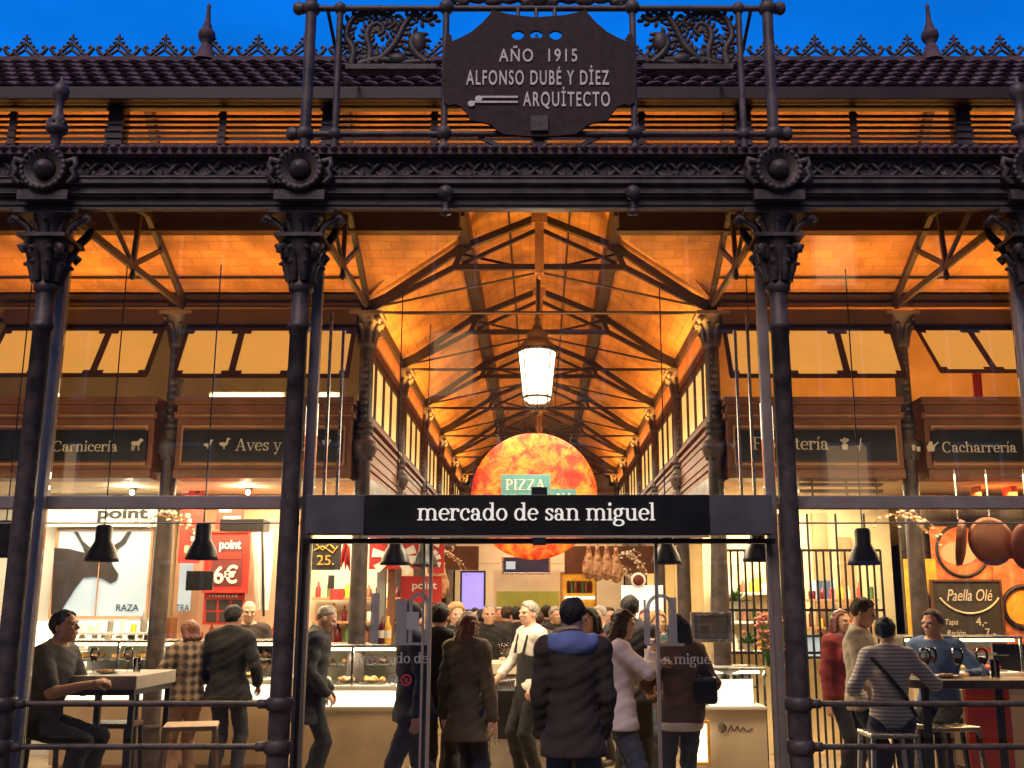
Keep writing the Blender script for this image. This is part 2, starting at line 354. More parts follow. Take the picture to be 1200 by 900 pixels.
def serif(text, width=None, xh=None, weight=1.0, depth=0.006):
    """slab-serif lettering in the xz plane (front faces -y), origin at the baseline's left end; returns MB and width"""
    total = sum(GL[c][0] for c in text); sc = (width / total) if width else xh
    mb = MB(); x = 0.0; lay = 0
    def ribbon(pts, wfun):
        nonlocal lay
        k = len(pts); L = []; Rr = []
        for i in range(k):
            a = pts[max(i - 1, 0)]; b = pts[min(i + 1, k - 1)]
            dx, dy = b[0] - a[0], b[1] - a[1]; l = math.hypot(dx, dy) or 1; dx /= l; dy /= l
            w = wfun(dx, dy) * weight / 2
            L.append((pts[i][0] - dy * w, pts[i][1] + dx * w)); Rr.append((pts[i][0] + dy * w, pts[i][1] - dx * w))
        yf = -depth - 0.0004 * (lay % 5); lay += 1
        vs = [((x + p[0]) * sc, yf, p[1] * sc) for p in L] + [((x + p[0]) * sc, yf, p[1] * sc) for p in Rr]
        vs += [(v[0], 0, v[2]) for v in vs]
        fs = [(i, i + 1, k + i + 1, k + i) for i in range(k - 1)]
        fs += [(i, 2 * k + i, 2 * k + i + 1, i + 1) for i in range(k - 1)] + [(k + i, k + i + 1, 3 * k + i + 1, 3 * k + i) for i in range(k - 1)]
        fs += [(0, k, 3 * k, 2 * k), (k - 1, 3 * k - 1, 4 * k - 1, 2 * k - 1)]
        mb.add(vs, fs)
    nib = lambda dx, dy: THN + (THK - THN) * abs(dy) ** 1.3
    for ch in text:
        adv, strokes = GL[ch]
        for s in strokes:
            if isinstance(s, list): ribbon(s, nib)
            elif s[0] == 'ball': ribbon([(s[1] - s[3] * math.cos(t), s[2]) for t in [0, .5, 1.0, 1.57, 2.1, 2.6, 3.1416]], lambda dx, dy: 0) if False else mb.prism([((x + s[1] + s[3] * math.cos(t * .524)) * sc, (s[2] + s[3] * math.sin(t * .524)) * sc) for t in range(12)], -depth - 0.0022, 0)
            elif s[0] == 'slab': ribbon([(s[1], s[3] + (.045 if s[3] < .01 else (-.045 if s[3] in (1, 1.5) else 0))), (s[2], s[3] + (.045 if s[3] < .01 else (-.045 if s[3] in (1, 1.5) else 0)))], lambda dx, dy: .095)
            elif s[0] == 'vs': ribbon([(s[1], s[2]), (s[1], s[3])], lambda dx, dy: .09)
            elif s[0] == 'line': ribbon([(s[1], s[2]), (s[3], s[4])], lambda dx, dy, w=s[5]: w)
        x += adv
    return mb, total * sc

def sans(text, size, width=None, depth=0.006, shear=0.0, weight=0.0, space=1.0):
    """built-in sans lettering as MB in the xz plane, baseline-left origin, front faces -y; size = cap height"""
    cu = bpy.data.curves.new('t', 'FONT'); cu.body = text; cu.size = 1; cu.extrude = 0.0; cu.shear = shear; cu.offset = weight; cu.space_character = space
    o = bpy.data.objects.new('t', cu); COL.objects.link(o)
    dg = bpy.context.evaluated_depsgraph_get(); me = bpy.data.meshes.new_from_object(o.evaluated_get(dg))
    vs = [v.co.copy() for v in me.vertices]; fs = [tuple(p.vertices) for p in me.polygons]
    eg = {}
    for f in fs:
        for i in range(len(f)):
            e = (f[i], f[(i + 1) % len(f)]); eg[e] = 1
    bd = [e for e in eg if (e[1], e[0]) not in eg]
    COL.objects.unlink(o); bpy.data.objects.remove(o); bpy.data.meshes.remove(me); bpy.data.curves.remove(cu)
    if not vs: return MB(), 0
    x0 = min(v.x for v in vs); x1 = max(v.x for v in vs)
    sz = size / 0.72; sx = (width / (x1 - x0)) if width else sz
    n = len(vs); mb = MB()
    P = [((v.x - x0) * sx, -depth, v.y * sz) for v in vs] + [((v.x - x0) * sx, 0, v.y * sz) for v in vs]
    mb.add(P, fs + [(a, a + n, b + n, b) for a, b in bd])
    return mb, (x1 - x0) * sx
def T(x, y, z, rz=0.0): return Matrix.Translation((x, y, z)) @ Matrix.Rotation(rz, 4, 'Z')
# =================================================================== GROUND
mb = MB(); mb.add([(-150, -150, -0.16), (150, -150, -0.16), (150, 150, -0.16), (-150, 150, -0.16)], [(0, 1, 2, 3)])
tag(mb.build('plaza_ground', 'paving'), kind='structure')
mb = MB(); mb.box(-12, 12, 7.6, 40, -0.15, 0)
tag(mb.build('hall_floor', 'floor', bevel=.01), kind='structure')

# the houses across the street (behind the camera; they stand in the glass as dim reflections)
M['render_wall'] = mat('rendered_wall', (0.20, 0.15, 0.12), 0.8, 0, 0.2, 1.0)
oh = thing('street_house', 'rendered street house across from the market hall', 'house', (0, -12, 0))
MB().box(-26, 26, -13, -12, -.16, 17).build('wall', 'render_wall', oh)
M['lit_pane'] = mat('lit_house_pane', (.8, .6, .35), .4, 0, .3, 1.0, emit=(1.0, .6, .25), es=1.4)
M['dark_pane'] = mat('dark_house_pane', (.02, .02, .025), .2, 0, 0)
for i in range(14):
    for j in range(5):
        x = -24 + 3.6 * i; z = 1.0 + 3.2 * j; f = MB(); f.box(x - .65, x + .65, -12, -11.94, z, z + 2.0); w_ = f.build('window', 'white', oh)
        MB().box(x - .55, x + .55, -11.94, -11.93, z + .1, z + 1.9).build('pane', 'lit_pane' if (i * 7 + j * 3) % 6 == 0 else 'dark_pane', w_)

# =================================================================== MARKET HALL (one building and its parts)
FY = 8.0                       # front column line
IY = 11.2                      # inner column line
GY = 8.2                       # glazing line
COLX = (-3.93, -1.9, 1.9, 3.93)
hall = thing('market_hall', 'iron and glass market hall with tiled lantern roof and glowing brick ceilings', 'market hall', (0, FY, 0))
def part(name, mb, m, parent=hall, bevel=0, loc=None): return mb.build(name, m, parent, bevel, loc)

# ---- front columns
def leafy(mb, r, z0, z1, n, lean, w):
    """ring of acanthus leaves curling outwards"""
    for k in range(n):
        a = 2 * math.pi * (k + .5) / n; ca, sa = math.cos(a), math.sin(a)
        pts = []; rs = []
        for i in range(6):
            t = i / 5; rr = r + lean * t ** 2.2; zz = z0 + (z1 - z0) * (t if t < .85 else .85 - (t - .85) * .9)
            pts.append((rr * ca, rr * sa, zz)); rs.append(w * (1 - .55 * abs(t - .35)) * (1 if i < 5 else .55))
        mb.tube(pts, rs, 6)
def make_front_column():
    m = MB(); m.lathe([(.082, 0), (.081, .55), (.079, .9), (.074, 2.6), (.07, 3.85), (.092, 3.87), (.092, 3.91), (.07, 3.93), (.07, 4.2)], n=24)
    c = m.build('front_column', 'iron', hall, local=True)
    for z in (1.03, .73): MB().lathe([(.08, z - .05), (.096, z - .042), (.1, z), (.096, z + .042), (.08, z + .05)], n=24).build('column_collar', 'iron', c, local=True)
    MB().lathe([(.2, 0), (.2, .12), (.13, .2), (.1, .3), (.082, .34)], n=24).build('column_base', 'iron', c, local=True)
    k = MB(); k.lathe([(.07, 4.16), (.098, 4.19), (.098, 4.23), (.08, 4.25), (.10, 4.32), (.125, 4.45), (.165, 4.56), (.17, 4.58)], n=20)
    leafy(k, .098, 4.25, 4.44, 8, .085, .034); leafy(k, .112, 4.34, 4.55, 8, .095, .036)
    for a in range(4):
        t = R(45 + 90 * a); k.tube([((.13 + .015 * i) * math.cos(t), (.13 + .015 * i) * math.sin(t), 4.44 + .03 * i) for i in range(4)] + [(.225 * math.cos(t), .225 * math.sin(t), 4.50), (.20 * math.cos(t), .20 * math.sin(t), 4.465)], [.03, .032, .034, .034, .034, .022], 7)
    k.box(-.19, .19, -.19, .19, 4.585, 4.615); k.lathe([(.105, 4.615), (.10, 4.70), (.12, 4.74), (.15, 4.80)], n=20)
    leafy(k, .10, 4.62, 4.78, 6, .07, .026)
    k.box(-.26, .26, -.14, .2, 4.80, 4.845)
    for s in (-1, 1):          # scrolled consoles under the lintel
        k.tube([(s * .14, -.05, 4.62), (s * .17, -.05, 4.7), (s * .24, -.05, 4.76), (s * .3, -.05, 4.79), (s * .325, -.05, 4.76), (s * .305, -.05, 4.735), (s * .285, -.05, 4.755)], [.02, .026, .03, .03, .026, .02, .014], 7)
        k.tube([(s * .12, .14, 4.55), (s * .16, .16, 4.64), (s * .2, .2, 4.72), (s * .21, .24, 4.79)], [.03, .036, .036, .03], 7)
    k.build('column_capital', 'iron', c, local=True)
    return c
fc = make_front_column()
for i, x in enumerate(COLX):
    c = fc if i == 0 else copy_tree(fc, hall)
    c.location = (x, 0, 0)

# ---- entablature
m = MB(); m.box(-7, 7, 7.88, 8.0, 4.868, 4.93); m.box(-7, 7, 7.84, 8.0, 4.93, 5.02); m.box(-7, 7, 7.80, 8.0, 5.02, 5.075)
for z, y in ((4.955, 7.835), (5.075, 7.80)): m.tube([(-7, y, z), (7, y, z)], .016, 8)
part('lintel', m, 'iron2', bevel=.008)
part('lintel_flange', MB().box(-7, 7, 7.9, 7.95, 4.848, 4.866), 'steel'); part('lintel_soffit', MB().box(-7, 7, 7.952, 8.0, 4.856, 4.867), 'dark')  # pale flange paints the lit edge, dark soffit the shade under the lintel
m = MB(); m.box(-7, 7, 7.88, 8.2, 5.075, 5.262)
for ph in (0, math.pi):
    m.tube([(-7 + .018 * i, 7.866 + .012 * math.sin(i * .9 + ph), 5.165 + .062 * math.sin(i * .349 + ph)) for i in range(778)], .016, 5)
for i in range(156):
    x = -7 + .018 * 5 * i; m.ell((x, 7.868, 5.165 + (.035 if i % 2 else -.035)), (.022, .018, .03), 6)
part('frieze', m, 'iron2')
m = MB(); m.box(-7, 7, 7.78, 8.2, 5.262, 5.292)
for i in range(175): m.ell((-7 + .08 * i, 7.79, 5.31), (.034, .06, .028), 6)
part('gutter_edge', m, 'tile')
def boss():
    m = MB(); rot = Matrix.Rotation(R(90), 4, 'X')
    m.lathe([(.0, .10), (.05, .09), (.075, .05), (.08, 0)], mtx=rot, n=20)
    m.lathe([(.085, .0), (.1, .02), (.135, .03), (.16, .055), (.178, .03), (.178, -.06)], mtx=rot, n=28)
    for k in range(22):
        a = 2 * math.pi * k / 22; m.ell((.168 * math.cos(a), -.045, .168 * math.sin(a)), (.022, .02, .03), 6, Matrix.Rotation(-a, 4, 'Y'))
    for s in (-1, 1):
        m.tube([(s * .17, -.01, .06), (s * .235, -.01, .08), (s * .25, -.01, .03), (s * .22, -.01, 0), (s * .25, -.01, -.06), (s * .19, -.01, -.12)], [.03, .035, .026, .03, .03, .02], 6)
    m.box(-.2, .2, -.01, .05, -.25, -.17)
    return m
bo = boss().build('roundel', 'iron', hall, local=True)
for i, x in enumerate(COLX):
    b = bo if i == 0 else copy_tree(bo, hall)
    b.location = (x, -.22, 5.125)
m = MB(); m.lathe([(.05, 0), (.035, .12), (.05, .2), (.08, .22), (.085, .26), (.05, .28), (.075, .31), (.05, .34), (.03, .42), (.035, .5), (.06, .53), (.07, .58), (.05, .63), (.02, .65), (.012, .7), (0, .72)], n=14)
leafy(m, .05, .2, .31, 6, .04, .02)
fn = m.build('spindle_finial', 'iron2', hall, local=True)
for i, x in enumerate((COLX[0], COLX[3])):
    f = fn if i == 0 else copy_tree(fn, hall)
    f.location = (x, -.1, 5.29)
# small round lamps under the lintel beside the entrance
for i, x in enumerate((-.74, .74)):
    m = MB(); m.ell((x, 7.78, 4.93), (.062, .062, .062), 14); m.tube([(x, 7.8, 4.88), (x, 7.8, 4.8)], .025, 8); m.lathe([(.026, 4.8), (.045, 4.785), (.045, 4.76), (.01, 4.75)], (x, 7.8, 0), 12)
    o = m.build('bracket_spotlight', 'iron2'); tag(o, 'small round spotlight under the lintel at the %s end of the plaque' % ('left' if i == 0 else 'right'), 'spotlight', 'spotlights under the lintel')

# ---- front roof slope and lantern
LY0, LY1, RY = 9.3, 10.3, 9.8
def tiled(x0, x1, y0, z0, y1, z1, rows, wave=.17):
    """rows of rolled roof tiles on a slope from (y0,z0) up to (y1,z1)"""
    m = MB(); n = int((x1 - x0) / wave * 8); L = math.hypot(y1 - y0, z1 - z0); uy, uz = (y1 - y0) / L, (z1 - z0) / L; ny, nz = -uz, uy
    for r in range(rows):
        vs = []
        for e, lift in ((0, .045), (1.12, .006)):
            t = (r + e) / rows * L
            for i in range(n + 1):
                x = x0 + (x1 - x0) * i / n; h = lift + .028 * abs(math.sin(math.pi * (x / wave + .5 * (r % 2)))) ** .7 + random.uniform(-.003, .003)
                vs.append((x, y0 + uy * t + ny * h, z0 + uz * t + nz * h))
        vs += [(v[0], v[1] - ny * .03, v[2] - nz * .03) for v in vs[:n + 1]]
        m.add(vs, [(i, i + 1, n + 2 + i, n + 1 + i) for i in range(n)] + [(i + 1, i, 2 * (n + 1) + i, 2 * (n + 1) + i + 1) for i in range(n)], False)
    return m
part('front_roof', tiled(-7, 7, 8.0, 5.30, 9.28, 5.84, 6), 'tile')
m = MB(); m.quad((-7, 8.1, 5.27), (7, 8.1, 5.27), (7, 9.3, 5.78), (-7, 9.3, 5.78)); part('front_roof_soffit', m, 'ceiling')
m = MB(); m.box(-7, 7, 9.24, 9.36, 5.80, 5.90); m.box(-7, 7, 9.24, 9.36, 6.42, 6.5)
bk = MB(); bk.box(-7, -.82, 10.29, 10.36, 5.6, 6.5); bk.box(.82, 7, 10.29, 10.36, 5.6, 6.5); bk.box(-.819, .819, 10.29, 10.36, 6.03, 6.5)
part('lantern_back', bk, 'wood_dark')
part('lantern_sill', m, 'iron', bevel=.006)
lp = [-6.0, -4.04, -2.0, 0.0, 1.95, 4.04, 6.0]
m = MB(); m.box(-.07, .07, 9.22, 9.38, 5.9, 6.42)
for k in range(7): m.box(-.085, .085, 9.205, 9.22, 5.94 + .07 * k, 5.965 + .07 * k)
po = m.build('lantern_post', 'iron', hall)
for i, x in enumerate(lp):
    p = po if i == 0 else copy_tree(po, hall)
    p.location = (x, 0, 0)
for i in range(len(lp) - 1):
    a, b = lp[i] + .07, lp[i + 1] - .07; m = MB()
    for k in range(8):
        z = 5.91 + .058 * k; sag = random.uniform(-.004, .004)
        m.bar((a, 9.29, z + .02), (b, 9.29, z + .02 + sag), .014, .033)
    m.box((a + b) / 2 - .03, (a + b) / 2 + .03, 9.225, 9.258, 5.9, 6.36)
    for k in range(6): m.box((a + b) / 2 - .04, (a + b) / 2 + .04, 9.215, 9.225, 5.95 + .072 * k, 5.975 + .072 * k)
    part('louvre', m, 'wood')
# lantern roof
part('lantern_roof', tiled(-7, 7, 9.06, 6.50, RY, 7.19, 6), 'tile')
m = MB(); m.quad((-7, 10.5, 6.5), (7, 10.5, 6.5), (7, RY, 7.19), (-7, RY, 7.19)); m.box(-7, 7, RY - .07, RY + .07, 7.16, 7.225)
part('lantern_roof_back', m, 'tile')
m = MB(); m.box(-7, 7, 9.02, 9.12, 6.385, 6.51); m.box(-7, 7, 9.12, 9.3, 6.40, 6.43); part('eave_board', m, 'wood_dark', bevel=.006)
m = MB(); m.quad((-7, 9.14, 6.44), (7, 9.14, 6.44), (7, RY, 7.08), (-7, RY, 7.08)); m.quad((-7, 10.44, 6.44), (7, 10.44, 6.44), (7, RY, 7.08), (-7, RY, 7.08))
part('lantern_ceiling', m, 'ceiling')
for i, x in enumerate(lp): part('lantern_rafter', MB().bar((x, 9.36, 6.5), (x, RY, 6.98), .08, .1).bar((x, 10.24, 6.5), (x, RY, 6.98), .08, .1), 'wood')
# cresting along the ridge
def crest():
    m = MB(); y = 0.02
    def p(pts, r): m.tube([(a, 0, b) for a, b in pts], [q * 1.35 for q in r] if hasattr(r, '__len__') else r * 1.35, 6)
    for s in (-1, 1):
        p([(s * .21, .0), (s * .17, .02), (s * .1, .075), (s * .05, .13), (0, .175)], .013)
        p([(s * .12, .012), (s * .07, .05), (0, .10)], .012)
        p([(s * .05, .012), (s * .1, .06)], .011)
        p([(s * .14, .03), (s * .185, .06), (s * .215, .11), (s * .19, .14), (s * .17, .115)], [.013, .016, .018, .014, .009])
        m.ell((s * .075, 0, .135), (.026, .015, .022), 7); m.ell((s * .045, 0, .18), (.022, .014, .02), 7); m.ell((s * .115, 0, .095), (.022, .014, .02), 7)
        m.ell((s * .03, 0, .225), (.018, .013, .016), 7)
    p([(0, .09), (0, .25)], .011); m.ell((0, 0, .255), (.016, .012, .03), 7); m.ell((0, 0, .20), (.02, .014, .02), 7)
    m.box(-.235, .235, -.012, .012, -.012, .01)
    return m
cr = crest().build('ridge_crest', 'iron', hall, local=True)
first = True
xs = [-6.72 + .478 * k for k in range(30)]
FINX = [-6.5, -3.43, 4.03]
for x in xs:
    if min(abs(x - f) for f in FINX) < .2: x = x
    c = cr if first else copy_tree(cr, hall); first = False
    c.location = (x, RY - FY, 7.235)
m = MB(); m.lathe([(.12, 0), (.1, .06), (.05, .19), (.04, .2), (.075, .24), (.09, .29), (.08, .34), (.045, .37), (.05, .385), (.03, .45), (.018, .6), (.024, .62), (.012, .66), (0, .67)], n=16)
rf = m.build('ridge_finial', 'tile', hall, local=True)
for i, x in enumerate(FINX):
    f = rf if i == 0 else copy_tree(rf, hall)
    f.location = (x, RY - FY, 7.2)

# ---- aisle ceiling (back slope) with the valley cut for the nave
def cz(y): return 5.14 + .42 * (IY - y)
def on_ceiling(px, py):
    a = at(px, py, 1.0); d = a - Vector((0, 0, CAMZ))           # ray through the pixel
    t = (5.14 + .42 * IY - CAMZ) / (d.z + .42 * d.y); return Vector((0, 0, CAMZ)) + d * t
vx = abs(on_ceiling(541, 286).x)
YB = 10.30
m = MB()
for s in (-1, 1):
    a, b = s * vx, s * 7.0
    pts = [(s * 1.86, IY + .02, cz(IY + .02)), (b, IY + .02, cz(IY + .02)), (b, YB, cz(YB)), (a, YB, cz(YB))]
    m.add(pts, [(0, 1, 2, 3)])
part('aisle_ceiling', m, 'ceiling')
m = MB(); BT = cz(YB)
for s in (-1, 1):
    m.box(s * (vx + .0), s * 7, 10.10, 10.28, BT - .02, 6.0)
    m.box(s * (vx - .03), s * 7, 10.06, 10.095, BT - .05, BT - .02)
    m.prism([(s * vx, 5.86), (s * (vx - .02), 6.0), (s * (vx - .22), 6.0), (s * (vx - .16), 5.985), (s * (vx - .06), 5.94)], 10.1, 10.28)
part('lantern_beam', m, 'wood_dark')
m = MB()
for s in (-1, 1): m.tube([(s * 7, 10.9, cz(10.9) - .03), (s * 1.9, 10.9, cz(10.9) - .03)], .012, 6); m.box(s * 1.9, s * 7, 11.12, 11.28, 5.02, 5.12)
part('aisle_tie_rod', m, 'truss')
# ---- aisle half trusses over each column line
def half_truss(x):
    m = MB()
    z0 = 5.02
    m.bar((x, 11.16, z0), (x, 9.9, 5.60), .055, .075); m.bar((x, 9.9, 5.60), (x, 8.7, 5.42), .06, .09)
    m.bar((x, 8.15, 4.92), (x, 11.1, 4.98), .035, .07)
    m.bar((x, 9.65, 4.96), (x, 9.72, 5.5), .04, .05); m.bar((x, 9.66, 4.97), (x, 10.35, 5.36), .035, .045); m.bar((x, 9.64, 4.97), (x, 8.75, 5.38), .03, .04)
    m.tube([(x, 9.66, 4.98), (x, 9.66, 4.86)], .022, 8); m.ell((x, 9.66, 4.86), (.03, .03, .05), 8)
    return part('aisle_truss', m, 'truss')
for x in COLX: half_truss(x)

# ---- nave: columns, trusses, vault
NB = 2.8; NT = 6
TY = [IY + NB * k for k in range(NT)]
def make_inner_column():
    m = MB(); m.lathe([(.13, 0), (.12, .3), (.095, .5), (.085, 3.0), (.078, 4.55)], n=18)
    for z in (.5, 3.55, 3.62): m.lathe([(.088, z), (.105, z + .02), (.105, z + .05), (.088, z + .07)], n=18)
    c = m.build('inner_column', 'iron', hall, local=True)
    k = MB(); k.lathe([(.08, 4.52), (.1, 4.54), (.1, 4.57), (.085, 4.6), (.1, 4.72), (.15, 4.84), (.17, 4.87)], n=16)
    leafy(k, .085, 4.58, 4.83, 8, .09, .03); k.box(-.18, .18, -.18, .18, 4.87, 4.91)
    for a in range(4):
        t = R(45 + 90 * a); k.ell((.19 * math.cos(t), .19 * math.sin(t), 4.83), (.035, .035, .04), 8)
    k.build('column_capital', 'iron2', c, local=True)
    j = MB()
    for z in np.arange(3.75, 4.5, .075): j.ell((0, -.08, float(z)), (.04, .03, .03), 7)
    j.lathe([(.09, 3.3), (.13, 3.34), (.15, 3.42), (.15, 3.46), (.1, 3.5)], n=14); leafy(j, .09, 3.28, 3.44, 7, .06, .022)
    j.build('column_ornament', 'iron2', c, local=True)
    return c
ic = make_inner_column(); first = True
for y in TY:
    for x in (-1.9, 1.9):
        c = ic if first else copy_tree(ic, hall); first = False
        c.location = (x, y - FY, 0)
for x in (-3.98, 3.98):
    copy_tree(ic, hall).location = (x, IY - FY, 0)
KX, KZ, AZ = .87, 5.69, 6.05
def make_truss():
    m = MB(); e = (1.86, 0, 4.98)
    for s in (-1, 1):
        m.bar((s * 1.86, 0, 5.0), (s * KX, 0, KZ), .07, .075); m.bar((s * KX, 0, KZ), (s * .02, 0, AZ), .07, .075)
        m.bar((s * 1.86, 0, 4.97), (s * .95, 0, 5.46), .055, .06)
        m.bar((s * .95, 0, 5.46), (0, 0, 5.46), .055, .065)
        m.bar((s * .86, 0, 5.5), (s * .03, 0, 5.90), .04, .045)
        m.bar((s * .95, 0, 5.46), (s * .87, 0, KZ - .02), .05, .06)
        # gusset at the springing and at the kink
        m.prism([(s * 1.92, 4.93), (s * 1.6, 5.10), (s * 1.62, 5.2), (s * 1.9, 5.06)], -.02, .02)
        m.prism([(s * 1.0, 5.56), (s * .78, 5.66), (s * .72, 5.76), (s * .92, 5.72), (s * 1.08, 5.58)], -.018, .018)
    t = m.build('roof_truss', 'truss', hall, local=True)
    r = MB()
    for s in (-1, 1):
        r.tube([(s * 1.8, 0, 5.0), (0, 0, 5.40)], .014, 6); r.tube([(s * .92, .04, 5.64), (s * .06, .04, 5.44)], .016, 6)
    r.tube([(-1.85, 0, 4.93), (1.85, 0, 4.93)], .02, 8); r.tube([(0, 0, 5.4), (0, 0, 4.93)], .013, 6)
    r.build('tie_rod', 'truss', t, local=True)
    k = MB(); k.bar((0, 0, 5.38), (0, 0, AZ + .02), .10, .10); k.box(-.09, .09, -.06, .06, AZ - .08, AZ + .04); k.ell((0, 0, 5.37), (.035, .035, .06), 8)
    k.build('king_post', 'wood_light', t, local=True)
    return t
tr = make_truss()
for i, y in enumerate(TY):
    t = tr if i == 0 else copy_tree(tr, hall)
    t.location = (0, y - FY, 0)
NY1 = 28.0
m = MB()
for s in (-1, 1):
    m.quad((s * 1.95, IY + .02, 5.06), (s * 1.95, NY1, 5.06), (s * .80, NY1, 5.86), (s * .80, 10.02, 5.86))
    pr = [(.80, 6.0), (.74, 6.12), (.6, 6.22), (.3, 6.33), (0, 6.37)]
    for (a, za), (b, zb) in zip(pr, pr[1:]): m.quad((s * a, 10.37, za), (s * a, NY1, za), (s * b, NY1, zb), (s * b, 10.37, zb))
part('nave_ceiling', m, 'ceiling_y')
m = MB()
for s in (-1, 1):
    m.box(s * .78, s * .90, 10.3, NY1, 5.72, 6.02); m.box(s * 1.86, s * 1.98, IY, NY1, 4.93, 5.07)
    m.box(s * .905, s * .925, 11.3, NY1, 5.74, 5.76)
    m.tube([(s * .36, 10.6, 6.29), (s * .36, NY1, 6.29)], .014, 6)
part('nave_purlin', m, 'truss')
m = MB(); m.box(-2, 2, NY1 - .1, NY1, 3.0, 6.4); part('nave_end_wall', m, 'cream')
# knee braces along the nave side, curved iron
def brace(y, s):
    m = MB(); pts = [(s * 1.88, y + .08 + .75 * t, 4.35 + .52 * math.sin(t * math.pi / 2)) for t in np.linspace(0, 1, 7)]
    m.tube(pts, .025, 6); m.bar((s * 1.88, y + .05, 4.86), (s * 1.88, y + .9, 4.9), .05, .06); return m
for y in TY:
    for s in (-1, 1): part('knee_brace', brace(y, s), 'truss')
# main roof over the deep hall keeps the night sky out
m = MB(); m.box(-9, 9, 10.38, 40, 6.46, 6.52); m.box(-9, -8.9, 8, 40, 0, 6.46); m.box(8.9, 9, 8, 40, 0, 6.46); m.box(-9, 9, 28.02, 28.12, 0, 6.46)
part('hall_shell', m, 'wood')
# side hall ceilings (sloping up from the inner column line)
m = MB()
for s in (-1, 1): m.quad((s * 2.0, IY + .1, 5.10), (s * 8.8, IY + .1, 5.10), (s * 8.8, 15, 5.9), (s * 2.0, 15, 5.9)); m.quad((s * 2.0, 15, 5.9), (s * 8.8, 15, 5.9), (s * 8.8, 28, 5.9), (s * 2.0, 28, 5.9))
part('side_ceiling', m, 'ceiling')
for s in (-1, 1): part('upper_back_wall', MB().box(s * 2.05, s * 8.8, 14.2, 14.28, 3.2, 5.65), 'cream2')

# ---- clerestory over the stalls, both sides of the nave
for k in range(NT - 1):
    y0, y1 = TY[k] + .11, TY[k + 1] - .11
    for s in (-1, 1):
        x = s * 1.93
        f = MB(); f.box(x - .03, x + .03, y0, y1, 4.50, 4.58); f.box(x - .03, x + .03, y0, y1, 3.78, 3.86)
        n = 4
        for i in range(n + 1):
            yy = y0 + (y1 - y0) * i / n; f.box(x - .032, x + .032, max(y0, yy - .03), min(y1, yy + .03), 3.862, 4.498)
        fr = part('clerestory_window', f, 'wood', bevel=.004)
        p = MB(); p.box(x - .006, x + .006, y0, y1, 3.862, 4.498); p.build('window_pane', 'pane_cream', fr)
        b = MB(); b.box(x - .04, x + .04, y0, y1, 2.62, 3.776)
        for z, d in ((3.70, .10), (3.62, .07), (3.22, .06), (2.70, .08)): b.box(x - s * .04, x - s * d, y0, y1, z, z + .045)
        for z in (3.30, 3.42, 3.54): b.box(x - s * .04, x - s * .055, y0 + .05, y1 - .05, z, z + .02)
        b.box(x - .05, x + .05, y0, y1, 4.584, 4.92)
        bd = part('stall_fascia', b, 'wood_red', bevel=.004)
        g = MB(); g.box(x - s * .041, x - s * .05, y0 + .2, y1 - .2, 2.84, 3.14); g.build('fascia_board', 'black', bd)

# ---- front row of shop fronts on the inner column line
BAYS = [(-5.85, -4.1), (-3.86, -2.0), (2.0, 3.86), (4.1, 5.85)]
AWT, AWB, AYT, AYB = 4.74, 4.09, 11.08, 10.66
def awning(x0, x1, tilt):
    f = MB(); yb = AYT - tilt; L = math.hypot(tilt, AWT - AWB); uy, uz = -tilt / L, -(AWT - AWB) / L; ny, nz = -uz * -1, -uy   # outward normal
    zb = AWB if tilt > .3 else AWT - .5
    def P(x, t, h): return (x, AYT + uy * t + nyy * h, AWT + uz * t + nzz * h)
    nyy, nzz = -abs(uz), abs(uy) * -1
    def slab(mb, xa, xb, ta, tb, h0, h1):
        vs = [P(x, t, h) for h in (h0, h1) for x, t in ((xa, ta), (xb, ta), (xb, tb), (xa, tb))]
        mb.add(vs, [(0, 1, 2, 3), (7, 6, 5, 4), (0, 4, 5, 1), (1, 5, 6, 2), (2, 6, 7, 3), (3, 7, 4, 0)])
    slab(f, x0, x1, 0, .055, -.03, .03); slab(f, x0, x1, L - .055, L, -.03, .03)
    n = 3
    for i in range(n + 1):
        x = x0 + (x1 - x0) * i / n; w = .035 if 0 < i < n else .045
        xa, xb = max(x0, x - w), min(x1, x + w); slab(f, xa, xb, .056, L - .056, -.028, .028)
        for t0, t1 in ((.056, .10), (L - .10, L - .056)): slab(f, max(x0, x - .105), min(x1, x + .105), t0, t1, -.033, .033)
    w = part('awning_window', f, 'wood_dark')
    p = MB(); slab(p, x0 + .02, x1 - .02, .03, L - .03, -.006, .006); p.build('window_pane', 'pane_amber', w)
for (a, b), tl in zip(BAYS, (.40, .36, .36, .62)): awning(a, b, tl)
m = MB()
for a, b in BAYS:
    m.box(a, b, 11.02, 11.3, 4.755, 4.92); m.box(a - .02, b + .02, 11.05, 11.1, 4.97, 5.0)
part('window_head', m, 'wood_dark')
SIGN_Z0, SIGN_Z1 = 3.24, 3.58
for a, b in BAYS:
    m = MB(); m.box(a, b, 11.0, 11.3, 3.16, 3.70); m.box(a - .03, b + .03, 10.965, 11.3, 3.70, 3.765); m.box(a - .03, b + .03, 10.945, 11.3, 3.85, 3.93); m.box(a, b, 10.97, 11.3, 3.768, 3.848)
    m.box(a, b, 10.97, 11.3, 3.06, 3.155)
    c = part('shop_cornice', m, 'wood_red', bevel=.006)
    t = MB(); t.box(a + .06, b - .06, 10.975, 10.998, 3.60, 3.625); t.box(a + .06, b - .06, 10.975, 10.998, 3.195, 3.22)
    for x in (a + .06, b - .08): t.box(x, x + .02, 10.975, 10.998, 3.222, 3.598)
    t.box(a, b, 10.95, 10.964, 3.72, 3.735)
    t.build('cornice_trim', 'wood_light', c)

